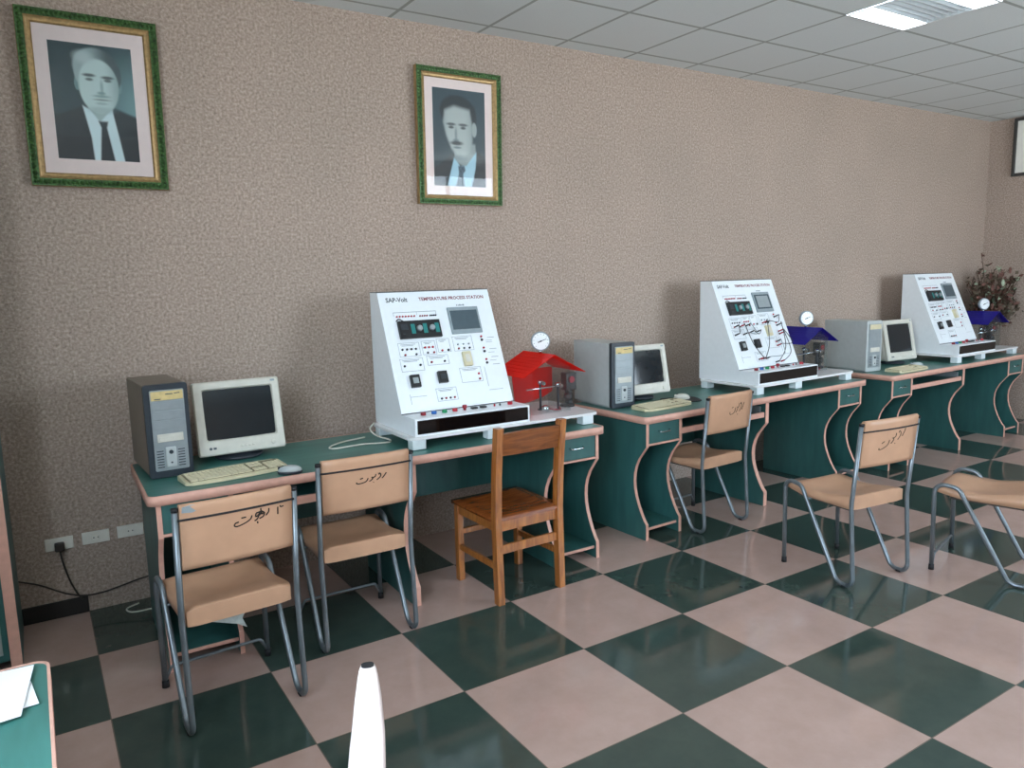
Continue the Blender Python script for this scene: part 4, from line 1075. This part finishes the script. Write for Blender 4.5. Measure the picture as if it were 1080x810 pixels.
for k in range(16):
    a = random.uniform(0, 2*PI); sp = random.uniform(.03, .25)
    c = Vector((sp*math.cos(a), -abs(sp*.5*math.sin(a))-.03, random.uniform(1.2, 1.58)))
    for q in range(10):
        an = 2*PI*q/10; dv = Vector((math.cos(an), -.4, math.sin(an))); sd = Vector((-math.sin(an), 0, math.cos(an)))
        (pale if k % 4 == 0 else pet).quad(c, c+dv*.022+sd*.011, c+dv*.04, c+dv*.022-sd*.011)
o = stems.build('stems', 'stem', t); o = lf.build('leaves', 'leaf', t); o['kind'] = 'stuff'
o = pale.build('pale_leaves', 'leafpale', t); o['kind'] = 'stuff'; o = pet.build('petals', 'petal', t); o['kind'] = 'stuff'

sheet('paper_sheet', 'white sheet lying lowest of the papers on the near desk', [(-.48, -2.33), (-.19, -2.355), (-.176, -2.47), (-.48, -2.50)], DZ+.0006, .001)
sheet('paper_sheet', 'white sheet with a ragged torn edge on top of the papers on the near desk', [(-.5, -2.256), (-.183, -2.283), (-.207, -2.514), (-.5, -2.53)], DZ+.004, .003, torn=True)

# ------------------------------------------------------------------ light, world, camera
w = bpy.data.worlds.new('sky'); S.world = w; w.use_nodes = True
nt = w.node_tree; bg = nt.nodes['Background']; bg.inputs['Strength'].default_value = 17.5
# pale hazy sky over a bright sunlit yard
tc = N(nt, 'ShaderNodeTexCoord'); sp = N(nt, 'ShaderNodeSeparateXYZ'); nt.links.new(tc.outputs['Generated'], sp.inputs[0])
mr = N(nt, 'ShaderNodeMapRange'); mr.inputs[1].default_value = -.3; mr.inputs[2].default_value = .3; nt.links.new(sp.outputs['Z'], mr.inputs[0])
cr = N(nt, 'ShaderNodeValToRGB'); cr.color_ramp.elements[0].color = (1.0, 1.0, .98, 1); cr.color_ramp.elements[1].color = (.80, .92, 1.06, 1)
nt.links.new(mr.outputs[0], cr.inputs[0]); nt.links.new(cr.outputs[0], bg.inputs['Color'])

cd = bpy.data.cameras.new('camera'); cam = bpy.data.objects.new('camera', cd); COL.objects.link(cam); S.camera = cam
cd.sensor_width = 36; cd.lens = 36*796.56/1080; cd.sensor_fit = 'HORIZONTAL'; cd.clip_start = .02
yaw, pit, rol = rad(32.4), rad(-8.18), rad(-1.36)
f = Vector((math.sin(yaw)*math.cos(pit), math.cos(yaw)*math.cos(pit), math.sin(pit))); r0 = Vector((math.cos(yaw), -math.sin(yaw), 0)); u0 = r0.cross(f)
r = r0*math.cos(rol)+u0*math.sin(rol); u = -r0*math.sin(rol)+u0*math.cos(rol)
m = Matrix.Identity(4)
for i in range(3): m[i][0] = r[i]; m[i][1] = u[i]; m[i][2] = -f[i]
m.translation = Vector((-.117, -4.2348, 1.6338)); cam.matrix_world = m

vs = S.view_settings; vs.view_transform = 'Standard'; vs.look = 'None'; vs.gamma = 1; vs.use_curve_mapping = False; vs.exposure = 0.12
S.display_settings.display_device = 'sRGB'
S.cycles.use_denoising = True; S.cycles.max_bounces = 8; S.cycles.diffuse_bounces = 5; S.cycles.transparent_max_bounces = 12; S.cycles.caustics_reflective = False; S.cycles.caustics_refractive = False
